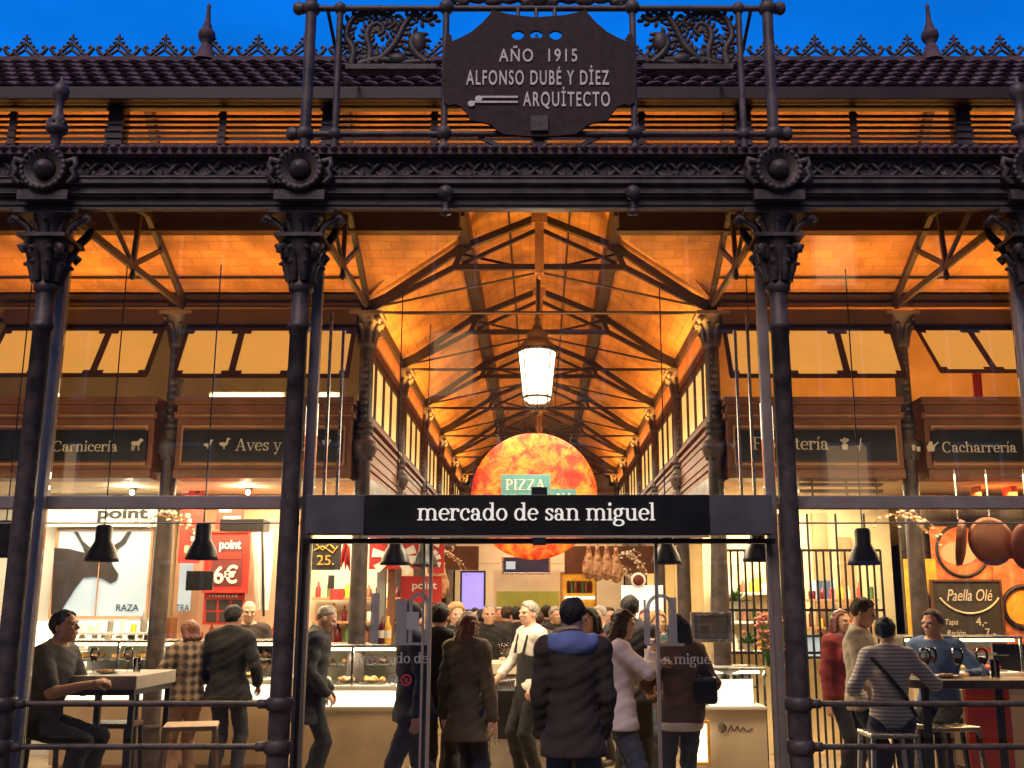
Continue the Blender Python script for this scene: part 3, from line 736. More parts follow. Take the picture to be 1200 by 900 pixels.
# ---- front glazing: posts, transom, panes
for x in (COLX[0], COLX[3]): part('glazing_post', MB().box(x - .07, x + .07, GY - .05, GY + .06, 0, 4.97), 'post_grey', bevel=.006)
for x in (-1.81, 1.81): part('glazing_post', MB().box(x - .04, x + .04, GY - .03, GY + .05, 0, 4.97), 'steel', bevel=.006)
for a, b in ((-6.9, -4.01), (-3.85, -1.86), (1.86, 3.85), (4.01, 6.9)):
    m = MB(); m.box(a, b, GY - .03, GY + .06, 2.475, 2.575); m.box(a, b, GY, GY + .03, 2.36, 2.372)
    part('transom', m, 'steel', bevel=.006)
    for z0, z1 in ((0.02, 2.47), (2.58, 4.97)):
        part('glass_pane', MB().box(a, b, GY + .01, GY + .022, z0, z1), 'glass')
part('glass_pane', MB().box(-1.765, 1.765, GY + .01, GY + .022, 2.6, 4.97), 'glass')
for s in (-1, 1):          # glass returns of the entrance lobby
    pass
    m = MB()
    for y in (GY + .07, GY + .55, GY + 1.11): m.box(s * 1.80 - .012, s * 1.80 + .012, y - .012, y + .012, 2.6, 4.22)
    m.box(s * 1.80 - .014, s * 1.80 + .014, GY + .06, GY + 1.12, 2.57, 2.60)
    part('glazing_bar', m, 'chrome')

# =================================================================== LIGHTS (fixtures of the hall, plus an added ridge fill)
for s in (-1, 1):
    lamp('nave_uplight', 'AREA', (s * 1.70, 18.5, 4.75), 165, AMBER, (0, R(180 + s * 25), 0), .12, 15.0)
    lamp('aisle_uplight', 'AREA', (s * 3.9, 10.6, 4.62), 42, AMBER, (R(180 + 8), 0, 0), 4.2, .10)
    lamp('side_hall_light', 'AREA', (s * 5.0, 12.8, 3.5), 9 if s < 0 else 70, AMBER if s > 0 else WARM, (R(180), 0, 0), 4.0, .15)
lamp('lantern_light', 'AREA', (0, 9.8, 5.95), 80, (1.0, .42, .09), (R(180), 0, 0), 13.0, .15)
lamp('entrance_uplight', 'AREA', (0, 10.9, 4.5), 40, AMBER, (R(180), 0, 0), 2.4, .15)
lamp('nave_ridge_fill', 'AREA', (0, 18.0, 4.97), 75, AMBER, (R(180), 0, 0), .08, 13.0)  # added fill strip that brightens the middle of the vault
# =================================================================== ROOF SIGN (frame, plaque, scrolls)
SY = FY
frame = thing('roof_sign', 'iron roof sign with year and architect plaque between scrolls on tall poles', 'roof sign', (0, SY, 5.29))
def sp(px, py): v = at(px, py, SY); return (v.x, v.z)
ZT, ZB = atz(10, SY), atz(157, SY)
for s in (-1, 1):
    m = MB(); m.tube([(s * 1.93, SY, 5.27), (s * 1.93, SY, ZT + .25)], .047, 12)
    for z in (5.32, ZB, ZT): m.lathe([(.05, z - .05), (.07, z - .03), (.075, z), (.07, z + .03), (.05, z + .05)], (s * 1.93, SY, 0), 14)
    m.build('pole', 'iron2', frame)
    m = MB(); m.tube([(s * 1.685, SY, 5.25), (s * 1.685, SY, ZT)], .028, 10)
    for z in (ZB, ZT): m.ell((s * 1.685, SY, z), .055, 12)
    m.tube([(s * 1.79, SY, ZT - .02), (s * 1.74, SY + .45, ZT - .42), (s * 1.70, SY + 1.0, 6.52)], .016, 6)
    m.build('stay', 'iron2', frame)
    m = MB(); m.tube([(s * .785, SY - .02, ZB - .12), (s * .785, SY - .02, ZT)], .028, 10)
    for z in (ZB, ZT): m.ell((s * .785, SY - .02, z), .065, 12)
    m.ell((s * .785, SY - .02, ZB - .15), (.05, .05, .08), 10); m.build('pole', 'iron2', frame)
m = MB()
for z in (ZB, ZT):
    m.tube([(-2.0, SY, z), (2.0, SY, z)], .026, 10)
    for s in (-1, 1): m.ell((s * 2.04, SY, z), (.05, .05, .06), 10); m.tube([(s * 2.0, SY, z), (s * 2.04, SY, z)], .05, 10)
m.build('crossbar', 'iron2', frame)
m = MB(); m.box(-.045, .045, SY - .03, SY + .03, 5.28, ZB + .02); m.box(-.07, .07, SY - .09, SY - .045, ZB - .01, ZB + .12)
for s in (-1, 1): m.bar((s * .03, SY, 5.3), (s * .5, SY + .02, ZB - .02), .025, .03); m.tube([(s * .28, SY, 5.31), (s * .33, SY, 5.40), (s * .43, SY, 5.43), (s * .46, SY, 5.37)], .018, 6)
m.build('support', 'iron', frame)
# plaque: 2D curve with holes, turned into mesh
half = [(628, 25), (603, 22.5), (588, 19.5), (578, 16.5), (574, 22), (566, 31), (553, 42), (540, 49), (530, 53), (530, 46), (524, 44), (522, 60), (519, 100), (521, 124), (527, 128), (533, 126), (541, 129), (548, 137), (552, 145), (566, 147), (576, 150), (582, 156), (590, 161), (610, 163), (629.5, 164)]
pl = [sp(a, b) for a, b in half]; left = [(x, z) for x, z in pl]
mir = [(-x + 2 * sp(629.5, 100)[0] * 0, z) for x, z in left[1:-1]][::-1]
def filled(loops, depth, y):
    cu = bpy.data.curves.new('f', 'CURVE'); cu.dimensions = '2D'; cu.fill_mode = 'BOTH'; cu.extrude = depth / 2
    for lo in loops:
        s_ = cu.splines.new('POLY'); s_.points.add(len(lo) - 1)
        for p_, (a, b) in zip(s_.points, lo): p_.co = (a, b, 0, 1)
        s_.use_cyclic_u = True
    o = bpy.data.objects.new('f', cu); COL.objects.link(o)
    me = bpy.data.meshes.new_from_object(o.evaluated_get(bpy.context.evaluated_depsgraph_get()))
    mb = MB(); mb.add([(v.co.x, y - v.co.z, v.co.y) for v in me.vertices], [tuple(p.vertices) for p in me.polygons])
    COL.objects.unlink(o); bpy.data.objects.remove(o); bpy.data.meshes.remove(me); bpy.data.curves.remove(cu); return mb
holes = []
for hx in (607, 628.5, 651):
    x, z = sp(hx, 45); r = .05
    holes.append([(x + r * math.cos(t) * 1.05, z + r * (math.sin(t) - .25 * (1 if math.sin(t) > .7 else 0))) for t in np.linspace(0, 2 * math.pi, 17)[:-1]])
pq = filled([left + mir] + holes, .03, SY - .05).build('plaque', 'plaque', frame)
for txt, px0, px1, py0, py1 in (('AÑO  1915', 585, 676, 62, 77), ('ALFONSO DUBÉ Y DİEZ', 547, 713, 87, 104), ('ARQUİTECTO', 613, 714, 112, 129)):
    a = at(px0, py1, SY); b = at(px1, py0, SY)
    mb, w = sans(txt, b.z - a.z, b.x - a.x, .008, weight=.012, space=1.22)
    mb.moved(T(a.x, SY - .066, a.z)).build('plaque_lettering', 'plaque_letter', pq)
m = MB()
a = at(553, 126, SY); b = at(607, 117, SY)
for z0, x0 in ((a.z + .012, a.x), (b.z - .012, a.x + .06)): m.box(x0, b.x, SY - .078, SY - .066, z0 - .008, z0 + .008); m.prism([(x0 + .03 * math.cos(t) - .0, z0 - .016 + .026 * math.sin(t)) for t in np.linspace(0, 6.28, 11)[:-1]], SY - .08, SY - .066)
m.build('plaque_ornament', 'plaque_letter', pq)
for px in (607, 628.5, 650):
    x = at(px, 20, SY).x; MB().tube([(x, SY - .04, atz(27, SY)), (x, SY - .01, ZT)], .018, 6).build('spike', 'iron2', frame)
# acanthus scrolls
def scroll(s):
    m = MB()
    def P(px, py, dy=0): v = at(px, py, SY + .05); return Vector((abs(v.x) * s, SY + .05 + dy, v.z))
    def stem(pts, r0, r1, n=8, leaf=.034):
        q = _spl([(p[0], p[1]) for p in pts], 5); q3 = [P(*p) for p in q]; k = len(q3)
        m.tube(q3, [r0 + (r1 - r0) * i / (k - 1) for i in range(k)], 7)
        for i in range(2, k - 1, 2):
            d = (q3[i + 1] - q3[i - 1]).normalized(); nrm = Vector((-d.z, 0, d.x))
            for side in (-1, 1):
                c = q3[i] + nrm * side * (r0 * 1.3) + d * .01
                ang = math.atan2(d.z, d.x) + side * .8
                m.ell(c, (leaf * random.uniform(.8, 1.3), .02, leaf * .55), 7, Matrix.Rotation(-ang, 4, 'Y'))
    stem([(412, 76), (414, 58), (406, 42), (414, 22), (432, 15), (452, 17), (464, 26), (455, 34)], .034, .018)
    stem([(432, 76), (434, 60), (430, 44), (434, 32), (444, 28), (450, 36), (443, 42)], .034, .018)
    stem([(440, 74), (456, 60), (466, 46), (474, 30), (486, 16), (500, 24), (512, 18)], .036, .02)
    stem([(500, 74), (488, 64), (482, 50), (490, 42), (494, 52), (487, 56)], .04, .03)
    stem([(420, 76), (445, 70), (470, 74), (505, 72)], .036, .03)
    m.ell(P(490, 50), (.07, .05, .1), 12); m.ell(P(466, 70), (.09, .05, .06), 10)
    a, b = P(406, 80), P(512, 80); m.box(min(a.x, b.x), max(a.x, b.x), SY + .0, SY + .1, a.z - .03, a.z + .015)
    return m
for s in (-1, 1): scroll(s).build('acanthus_scroll', 'iron', frame)
m = MB()
for s in (-1, 1):
    for k in range(5): m.ell((s * (.08 + .15 * k), SY, ZT + .07 + .02 * (k % 2)), (.09, .03, .045), 8, Matrix.Rotation(s * (.5 - .2 * k), 4, 'Y'))
    m.tube([(s * .05, SY, ZT + .03), (s * .3, SY, ZT + .13), (s * .55, SY, ZT + .1), (s * .7, SY, ZT + .03)], .025, 6)
m.ell((0, SY, ZT + .12), (.12, .05, .12), 12); m.build('acanthus_scroll', 'iron', frame)

# =================================================================== ENTRANCE SIGN
sy = 8.0
z0, z1 = atz(627.5, sy), atz(580.5, sy)
es = thing('entrance_sign', 'long black sign reading mercado de san miguel above the entrance', 'sign', (0, sy, z0))
xl, xr = atx(428, sy, 2.4), atx(830, sy, 2.4)
MB().box(xl, xr, sy - .05, sy + .15, z0, z1).build('sign_panel', 'black', es, bevel=.004)
M['sign_end'] = mat('grey_sign_end', (0.085, 0.085, 0.095), 0.5, 0, 0.2, 5)
for a, b in ((-1.77, xl - .003), (xr + .003, 1.77)): MB().box(a, b, sy - .035, sy + .15, z0 + .01, z1).build('sign_end', 'sign_end', es, bevel=.004)
MB().box(xl, xr, sy - .045, sy - .02, z0 - .018, z0 - .003).build('light_strip', mat('sign_lip', (.7, .6, .42), .3, .3, .1), es)
MB().box(-1.8, 1.8, sy + .05, sy + .15, z0 - .055, z0 - .019).box(-.05, .05, sy - .06, sy - .01, z0 - .075, z0 - .02).box(-.06, .06, sy - .03, sy + .02, z1, z1 + .06).build('door_track', 'dark', es)
mb, w = serif('mercado de san miguel', width=atx(767, sy, 2.4) - atx(490, sy, 2.4), depth=.012, weight=.86)
mb.moved(T(atx(490, sy, 2.4), sy - .052, atz(610.5, sy))).build('sign_lettering', 'letter', es)

# entrance glass screens with etched lettering
M['etch'] = mat_frost('etched_glass', (.66, .62, .56), .5)
M['etch_strong'] = mat_frost('frosted_logo', (.30, .29, .28), .72)
M['etch_red'] = mat_frost('red_sticker', (.5, .05, .06), .75)
gy = 8.17
def gx(px, py=760): return at(px, py, gy).x
def gz(py): return atz(py, gy)
for s, name, px0, px1 in ((-1, 'left', 348, 503), (1, 'right', 771, 905)):
    t = thing('glass_screen', 'fixed glass screen %s of the entrance etched with %s' % (name, 'mercado de' if s < 0 else 'san miguel'), 'glass screen', (gx((px0 + px1) / 2), gy, 0), 'glass screens beside the entrance')
    a, b = gx(px0), gx(px1)
    MB().box(a, b, gy, gy + .012, .03, 2.24).build('glass_pane', 'glass', t)
    m = MB(); m.box(a - .012, a + .012, gy - .02, gy + .03, 0, 2.24); m.box(b - .012, b + .012, gy - .02, gy + .03, 0, 2.24)
    if s < 0: m.box(b - .06, b - .045, gy - .015, gy + .025, 0, 2.24); m.box(a + .045, a + .062, gy - .015, gy + .025, 0, 2.24)
    m.build('screen_frame', 'steel', t)
    tx = 'mercado de' if s < 0 else 'san miguel'
    p0, p1, pb = ((420, 502, 777) if s < 0 else (762, 836, 778))
    mb, w = serif(tx, width=gx(p1) - gx(p0), depth=.003, weight=.9)
    mb.moved(T(gx(p0), gy - .002, gz(pb))).build('etched_lettering', 'etch', t)
    m = MB(); y0, y1 = gy - .004, gy - .001
    def arch(cx, w, top, bot, thick):
        r = (gx(cx + w / 2) - gx(cx - w / 2)) / 2; X = gx(cx); zt = gz(top) - r; th = thick
        o_ = [(X - r, gz(bot))] + [(X - r * math.cos(t_), zt + r * math.sin(t_)) for t_ in np.linspace(0, math.pi, 13)] + [(X + r, gz(bot))]
        i_ = [(X + r - th, gz(bot))] + [(X + (r - th) * math.cos(t_), zt + (r - th) * math.sin(t_)) for t_ in np.linspace(0, math.pi, 13)] + [(X - r + th, gz(bot))]
        n_ = len(o_)
        for k in range(n_ - 1):
            qd = [o_[k], o_[k + 1], i_[n_ - 2 - k], i_[n_ - 1 - k]]; m.prism(qd, y0, y1)
    if s < 0:
        m.box(gx(433), gx(443), y0, y1, gz(754), gz(695)); m.box(gx(463), gx(476), y0, y1, gz(754), gz(702)); arch(490, 24, 694, 754, .03)
        m.box(gx(458), gx(500), y0 - .001, y1 - .001, gz(756), gz(753))
    else:
        m.box(gx(755), gx(758), y0, y1, gz(755), gz(703)); arch(775, 34, 696, 754, .028); m.box(gx(784), gx(794), y0 - .001, y1 - .001, gz(755), gz(700)); m.box(gx(757), gx(802), y0, y1, gz(757), gz(754))
    m.build('frosted_logo', 'etch_strong', t)
    if s < 0:
        for px, mm in ((460, 'etch'), (476, 'etch_red')):
            c = at(px, 797, gy); m = MB(); n = 20; r = .042
            ring = [(r * math.cos(6.283 * k / n), r * math.sin(6.283 * k / n)) for k in range(n)]
            for k in range(n):
                p, q = ring[k], ring[(k + 1) % n]
                m.prism([(c.x + p[0], c.z + p[1]), (c.x + q[0], c.z + q[1]), (c.x + q[0] * .76, c.z + q[1] * .76), (c.x + p[0] * .76, c.z + p[1] * .76)], gy - .004, gy - .001)
            m.bar((c.x - .025, gy - .003, c.z + .025), (c.x + .025, gy - .003, c.z - .025), .003, .009); m.box(c.x - .012, c.x + .014, gy - .0045, gy - .002, c.z - .018, c.z + .012)
            m.build('prohibition_sticker', mm, t)
        MB().box(gx(476), gx(490), gy - .006, gy - .001, gz(738), gz(717)).build('paper_notice', mat('grey_notice', (.35, .33, .32), .8, 0, .1), t)

# =================================================================== RAILINGS at the front columns
def railing(x0, x1, label):
    t = thing('railing', label, 'railing', ((x0 + x1) / 2, FY, 0), 'railings between the front columns')
    for z in (1.03, .73): MB().tube([(x0, FY, z), (x1, FY, z)], .021, 10).build('rail', 'iron', t)
    for x in (x0, x1):
        for z in (1.03, .73): MB().lathe([(.024, -.035), (.034, -.028), (.034, .028), (.024, .035)], (x + (.03 if x == x0 else -.03), FY, z), 12, Matrix.Rotation(R(90), 4, 'Y')).build('rail_socket', 'iron', t)
railing(-3.83, -2.0, 'black two bar iron railing in front of the seated man in grey shirt')
railing(2.0, 3.83, 'black two bar iron railing in front of the woman in striped top')
railing(-6.6, -4.03, 'stub of black iron railing leaving the photo at the left edge')
railing(4.03, 6.6, 'stub of black iron railing leaving the photo at the right edge')

# =================================================================== SHOP SIGN BOARDS
def icons(kind, s):
    m = MB()
    def poly(p): m.prism([(a * s, b * s) for a, b in p], -.006, 0)
    if kind == 'goat':
        poly([(0, .55), (.1, .75), (.55, .75), (.7, .95), (.85, 1), (1, .85), (.9, .72), (.78, .7), (.72, .42), (.18, .42)]); poly([(.1, .45), (.2, .45), (.16, 0), (.08, 0)]); poly([(.28, .43), (.36, .43), (.3, 0), (.24, 0)]); poly([(.56, .43), (.64, .43), (.7, 0), (.62, 0)])
    elif kind == 'bird':
        poly([(0, .5), (.15, .35), (.35, .25), (.6, .3), (.75, .5), (.78, .8), (.95, .85), (.85, .95), (.7, 1), (.62, .85), (.6, .6), (.4, .6), (.2, .62)]); poly([(.42, .27), (.5, .27), (.52, .05), (.38, .05)])
    elif kind == 'rooster':
        poly([(0, .9), (.15, .5), (.4, .3), (.65, .4), (.75, .7), (.9, .85), (.8, 1.0), (.65, 1.0), (.55, .7), (.35, .65), (.2, .95)]); poly([(.42, .3), (.52, .3), (.55, 0), (.4, 0)])
    elif kind == 'vase':
        poly([(.3, 0), (.7, 0), (.75, .4), (.6, .5), (.4, .5), (.25, .4)]); poly([(.45, .5), (.55, .5), (.6, 1), (.4, .95)]); poly([(.1, .8), (.3, .9), (.42, .55)]); poly([(.9, .8), (.7, .95), (.58, .55)])
    elif kind == 'twig':
        poly([(.45, 0), (.52, 0), (.7, 1), (.62, 1)]); poly([(.5, .3), (.3, .55), (.35, .3)]); poly([(.56, .5), (.85, .6), (.6, .35)])
    elif kind == 'cups':
        poly([(0, .1), (.3, .1), (.35, .7), (-.03, .7)]); poly([(.5, 0), (.85, 0), (.88, .5), (.45, .5)])
    elif kind == 'jug':
        poly([(.1, 0), (.7, 0), (.8, .45), (.6, .7), (.62, .95), (.3, .95), (.2, .7), (0, .45)]); poly([(.72, .4), (1.2, .85), (1.15, .95), (.7, .6)])
    return m
SGY = 10.97
def shopsign(label, a, b, words, ics):
    t = thing('shop_sign', label, 'shop sign', ((a + b) / 2, SGY, SIGN_Z0), 'black shop signs above the stalls')
    MB().box(a, b, SGY, SGY + .028, SIGN_Z0, SIGN_Z1 - .01).build('sign_panel', 'black', t)
    for w, px0, px1, pyb in words:
        p0, p1 = at(px0, pyb, SGY), at(px1, pyb, SGY)
        mb, _ = serif(w, width=p1.x - p0.x, depth=.004, weight=.82); mb.moved(T(p0.x, SGY - .001, p0.z)).build('sign_lettering', 'letter_dim', t)
    for kd, px, py, s in ics:
        p = at(px, py, SGY); icons(kd, s).moved(T(p.x, SGY - .001, p.z)).build('sign_icon', 'letter_dim', t)
shopsign('black sign reading Carnicería with a goat above the butcher stall', -5.75, -4.16, [('Carnicería', 61, 138, 529)], [('goat', 153, 528, .13)])
shopsign('black sign reading Aves y caza with small birds above the red price boards', -3.78, -2.08, [('Aves y caza', 275, 372, 528)], [('bird', 238, 527, .11), ('bird', 256, 527, .13), ('rooster', 377, 527, .11)])
shopsign('black sign reading Floristería with plant drawings above the iron grille', 2.08, 3.78, [('Floristería', 882, 972, 527)], [('vase', 983, 527, .13), ('twig', 1000, 528, .13), ('twig', 852, 527, .12)])
shopsign('black sign reading Cacharrería with cups and a jug above the copper pans', 4.16, 5.78, [('Cacharrería', 1104, 1192, 530)], [('cups', 1069, 529, .1), ('jug', 1086, 529, .11)])
# =================================================================== STALLS
def box_px(px0, px1, py0, py1, Y, d=.02, mb=None):
    """box whose front face (at Y) covers the pixel rectangle; depth d goes away from the street"""
    a = at(px0, py1, Y); b = at(px1, py0, Y); mb = mb or MB(); return mb.box(a.x, b.x, Y, Y + d, a.z, b.z)
def text_px(txt, px0, px1, py0, py1, Y, mtl, parent, name='lettering', **k):
    a = at(px0, py1, Y); b = at(px1, py0, Y); mb, _ = sans(txt, b.z - a.z, b.x - a.x, .003, **k)
    return mb.moved(T(a.x, Y - .002, a.z)).build(name, mtl, parent)
def plate(name, label, cat, px0, px1, py0, py1, Y, mtl, d=.025, group=None, frame=None):
    c = at((px0 + px1) / 2, py1, Y); t = thing(name, label, cat, c, group)
    box_px(px0, px1, py0, py1, Y, d).build('panel', mtl, t, bevel=.003)
    if frame:
        a = at(px0, py1, Y); b = at(px1, py0, Y); w = .03; m = MB()
        for r in ((a.x - w, a.x - .001, a.z - w, b.z + w), (b.x + .001, b.x + w, a.z - w, b.z + w), (a.x, b.x, a.z - w, a.z - .001), (a.x, b.x, b.z + .001, b.z + w)): m.box(r[0], r[1], Y - .02, Y + d, r[2], r[3])
        m.build('frame', frame, t, bevel=.003)
    return t
M['red_dark'] = mat('dark_red_board', (.12, .018, .016), .6, 0, .25, 8)
M['lightbox'] = mat('lit_white_panel', (.85, .88, .9), .5, 0, .12, 1.5, emit=(.95, .93, .85), es=.6)
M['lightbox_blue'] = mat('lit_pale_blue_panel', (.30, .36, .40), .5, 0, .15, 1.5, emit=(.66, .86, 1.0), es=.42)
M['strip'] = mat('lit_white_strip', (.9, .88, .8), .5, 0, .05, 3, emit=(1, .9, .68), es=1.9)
M['orange'] = mat('orange_poster', (.55, .09, .03), .5, 0, .4, 7, col2=(.72, .25, .09))
M['peach'] = mat('peach_wall', (.68, .42, .27), .7, 0, .15, 2)
M['yellow'] = mat('yellow_print', (.85, .42, .04), .5, 0, .3, 9)
M['teal'] = mat('teal_board', (.12, .36, .38), .6, 0, .12, 6)
M['green'] = mat('lime_panel', (.42, .48, .10), .6, 0, .15, 3)
M['purple'] = mat('violet_screen', (.2, .15, .6), .3, 0, .5, 1.6, emit=(.42, .34, 1.0), es=1.0)
M['screen'] = mat('dark_screen', (.02, .025, .04), .2, 0, .3, 4, emit=(.1, .14, .25), es=.12)
M['grey'] = mat('grey_plastic', (.22, .21, .2), .5, 0, .12, 6)
M['bull'] = mat('bull_silhouette', (.028, .02, .02), .6, 0, .3, 8)
M['brickdark'] = mat_brick('dark_glazed_brick', (.03, .022, .02), (.045, .03, .025), (.015, .012, .01), .3, .2, .25, axes='xz')
M['leaf'] = mat('leaf', (.06, .16, .03), .5, 0, .4, 9)
M['pink_flower'] = mat('pink_petals', (.62, .22, .16), .7, 0, .4, 20)
M['paper'] = mat('printed_paper', (.72, .66, .55), .8, 0, .1, 8)
M['brown_food'] = mat('cured_meat', (.30, .07, .04), .5, 0, .5, 18, col2=(.5, .28, .14))
M['bread'] = mat('bread_crust', (.55, .28, .09), .7, 0, .4, 14)
M['pale_food'] = mat('pale_food', (.75, .6, .38), .6, 0, .3, 15)

stalls = thing('market_stalls', 'rows of lit food stalls with cream and white walls behind the glass', 'market stalls', (0, 12, 0))
def wall(name, x0, x1, y0, y1, z0, z1, m): return MB().box(x0, x1, y0, y1, z0, z1).build(name, m, stalls)
# back walls, dividers, stall ceilings
wall('back_wall', -7.2, -4.5, 13.25, 13.33, 0, 3.1, 'white')
wall('back_wall', -4.48, -3.0, 13.1, 13.18, 0, 3.1, 'peach')
wall('divider_wall', -4.62, -4.54, 12.85, 13.24, 0, 3.1, 'cream')
wall('back_wall', -2.98, -2.05, 13.6, 13.68, 0, 3.1, 'cream')
for y in (14.2, 17.0, 19.8): wall('back_wall', -5, -2.1, y + 2.3, y + 2.38, 0, 3.1, 'cream'); wall('back_wall', 2.1, 5, y + 2.3, y + 2.38, 0, 3.1, 'cream2')
wall('back_wall', 2.05, 4.42, 13.3, 13.38, 0, 3.1, 'cream2')
wall('back_wall', 4.45, 7.4, 13.0, 13.08, 0, 3.1, 'brickdark')
for s in (-1, 1): wall('stall_ceiling', s * 2.0, s * 8.0, 11.35, 26, 3.12, 3.16, 'cream')
# far end of the nave
wall('kiosk_wall', atx(578, 19), atx(657, 19), 19, 19.2, 1.0, atz(668, 19), 'cream')
wall('kiosk_panel', atx(582, 18.98), atx(655, 18.98), 18.97, 18.995, 1.0, atz(693, 18.98), 'green')
wall('far_beam', -1.8, 1.8, 19.4, 19.6, atz(660, 19.4), atz(647, 19.4), 'cream')
wall('far_wall', -1.9, 1.9, 24, 24.1, 0, 3.3, 'cream')
# doorway header band above the stalls seen through the entrance
wall('header_band', atx(500, 17), atx(560, 17), 17, 17.1, atz(668, 17), atz(640, 17), 'wood')
wall('header_band', atx(662, 17), atx(780, 17), 17, 17.1, atz(672, 17), atz(640, 17), 'wood')

# ---- butcher's stall: picture of a bull on a light box
t = plate('bull_light_box', 'backlit picture of a black bull head reading RAZA in the butcher stall', 'light box', 60, 178, 622, 722, 13.1, 'lightbox_blue', frame='wood_light')
def poly_px(pts, Y, d, mtl, parent, name):
    m = MB(); P = [at(a, b, Y) for a, b in pts]; m.prism([(p.x, p.z) for p in P], Y - d, Y); return m.build(name, mtl, parent)
poly_px([(60, 720), (64, 642), (80, 643), (100, 648), (97, 640), (90, 628), (87, 623), (91, 623), (97, 634), (105, 641), (120, 641), (132, 640), (142, 634), (150, 623), (154, 623), (147, 637), (136, 645), (128, 652), (133, 664), (139, 673), (137, 680), (130, 684), (122, 679), (112, 676), (98, 677), (88, 690), (78, 706), (70, 720)], 13.09, .012, 'bull', t, 'bull_silhouette')
box_px(111, 119, 622, 722, 13.06, .03).build('mullion', 'wood_light', t)
text_px('RAZA', 136, 163, 708, 716, 13.09, 'dark', t, weight=.01)
t = plate('stall_header', 'white header board with black lettering point above the bull picture', 'sign', 50, 188, 588, 617, 13.0, 'white')
text_px('point', 114, 174, 594, 607, 12.99, 'dark', t, weight=.03)
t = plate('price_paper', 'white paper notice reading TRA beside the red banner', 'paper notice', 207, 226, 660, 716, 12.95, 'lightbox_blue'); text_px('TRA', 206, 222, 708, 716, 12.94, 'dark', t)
wall('white_counter_back', atx(45, 12.9), atx(185, 12.9), 12.85, 12.95, 1.05, atz(728, 12.9), 'strip')  # emissive, so the white band reads as brightly lit by the counter
t = thing('fire_extinguisher', 'small red extinguisher hanging between the butcher stall and the column', 'extinguisher', at(183, 752, 12.4))
c = at(183, 752, 12.4); m = MB(); m.lathe([(.0, 0), (.06, .005), (.065, .03), (.065, .22), (.04, .27), (.02, .28), (.02, .31)], c, 14); m.build('cylinder', 'red', t)
m = MB(); m.box(c.x - .03, c.x + .05, c.y - .015, c.y + .015, c.z + .31, c.z + .335); m.tube([c + Vector((.03, -.03, .31)), c + Vector((.08, -.05, .2)), c + Vector((.075, -.05, .08))], .01, 6); m.build('valve', 'dark', t)
plate('wall_cabinet', 'brown wooden cabinet behind the red extinguisher', 'cabinet', 178, 200, 724, 760, 12.6, 'wood_red', .25)
plate('price_paper', 'cream paper sheet pinned above the brown wooden cabinet', 'paper notice', 181, 197, 690, 722, 12.5, 'paper', .01)

# ---- red boards
t = plate('hanging_banner', 'tall red and white banner hanging beside the column left of the price board', 'banner', 208, 241, 552, 660, 12.7, 'red', .012)
for k in range(16):
    px = 209 + random.uniform(0, 24); py = 556 + random.uniform(0, 90); box_px(px, px + random.uniform(4, 9), py, py + random.uniform(3, 9), 12.699 - .0003 * k, .001).build('print_patch', random.choice(['peach', 'paper', 'red_dark']), t)
t = plate('price_board', 'red and black board priced 6€ on the peach wall', 'price board', 240, 291, 625, 692, 12.7, 'red', frame='red')
box_px(246, 286, 632, 687, 12.695, .004).build('board_face', 'red_dark', t)
text_px('6€', 250, 279, 663, 683, 12.69, 'white', t, weight=.02); text_px('point', 257, 283, 632, 643, 12.69, 'white', t, weight=.02)
box_px(250, 283, 648, 655, 12.69, .003).build('print_band', 'red', t)
t = plate('price_board', 'red framed menu board with dark green panels under the 6€ board', 'price board', 237, 287, 692, 732, 12.75, 'red')
for i in range(3):
    for j in range(2): box_px(241 + 15 * i, 254 + 15 * i, 703 + 14 * j, 715 + 14 * j, 12.745, .004).build('menu_panel', 'chalk', t)
text_px('menus', 245, 279, 695, 700, 12.74, 'white', t)
t = plate('stall_sign', 'red sign with white lettering behind the dark awning box', 'sign', 252, 286, 588, 620, 12.75, 'red'); box_px(257, 271, 594, 600, 12.745, .003).build('print_patch', 'white', t); box_px(262, 282, 605, 609, 12.745, .003).build('print_patch', 'white', t)
plate('awning_box', 'flat dark grey lamp box hanging in front of the red boards', 'lamp box', 257, 309, 608, 622, 12.0, 'dark', .3)
plate('hanging_slate', 'blank dark slate hanging under the pendant lamp', 'slate', 217, 250, 669, 692, 11.6, 'dark', .04)
t = thing('folded_sheet', 'white folded sheet hanging on a pole beside the entrance column', 'hanging sheet', at(306, 716, 12.8))
m = MB(); rr = random.Random(3)
cx = at(307, 620, 12.8)
for k in range(5):
    a = at(298 + 4.5 * k, 622, 12.8 - .03 * (k % 2)); b = at(302 + 2.6 * k, 715, 12.8 - .03 * (k % 2)); m.tube([a, a.lerp(b, .3) + Vector((.01, 0, 0)), a.lerp(b, .7), b], [.035, .045, .04, .02], 8)
m.build('sheet', 'white', t); MB().tube([at(307, 612, 12.7), at(309, 722, 12.7)], .015, 8).build('pole', 'dark', t)

# ---- stall left of the entrance
t = plate('chalkboard', 'chalkboard with yellow scribbles and price 25 hanging behind the left glass screen', 'chalkboard', 365, 400, 634, 668, 12.2, 'chalk')
text_px('25.', 371, 392, 650, 662, 12.19, 'yellow', t); m = MB()
for q in ([(370, 637), (378, 645), (386, 637), (392, 643)], [(368, 645), (378, 640), (390, 648), (396, 640)]): m.tube([at(a, b, 12.19) for a, b in q], .006, 5)
m.build('chalk_scribble', 'yellow', t)
t = thing('pepper_string', 'bunch of long red peppers hanging beside the chalkboard priced 25', 'peppers', at(407, 660, 12.0))
m = MB()
for k in range(6):
    a = at(404 + 2 * (k % 3), 636 + 2 * k, 12.0 + .03 * (k % 2)); m.tube([a, a + Vector((.01 * (k % 3 - 1), -.02, -.12)), a + Vector((.03 * (k % 3 - 1), -.01, -.22))], [.018, .022, .006], 6)
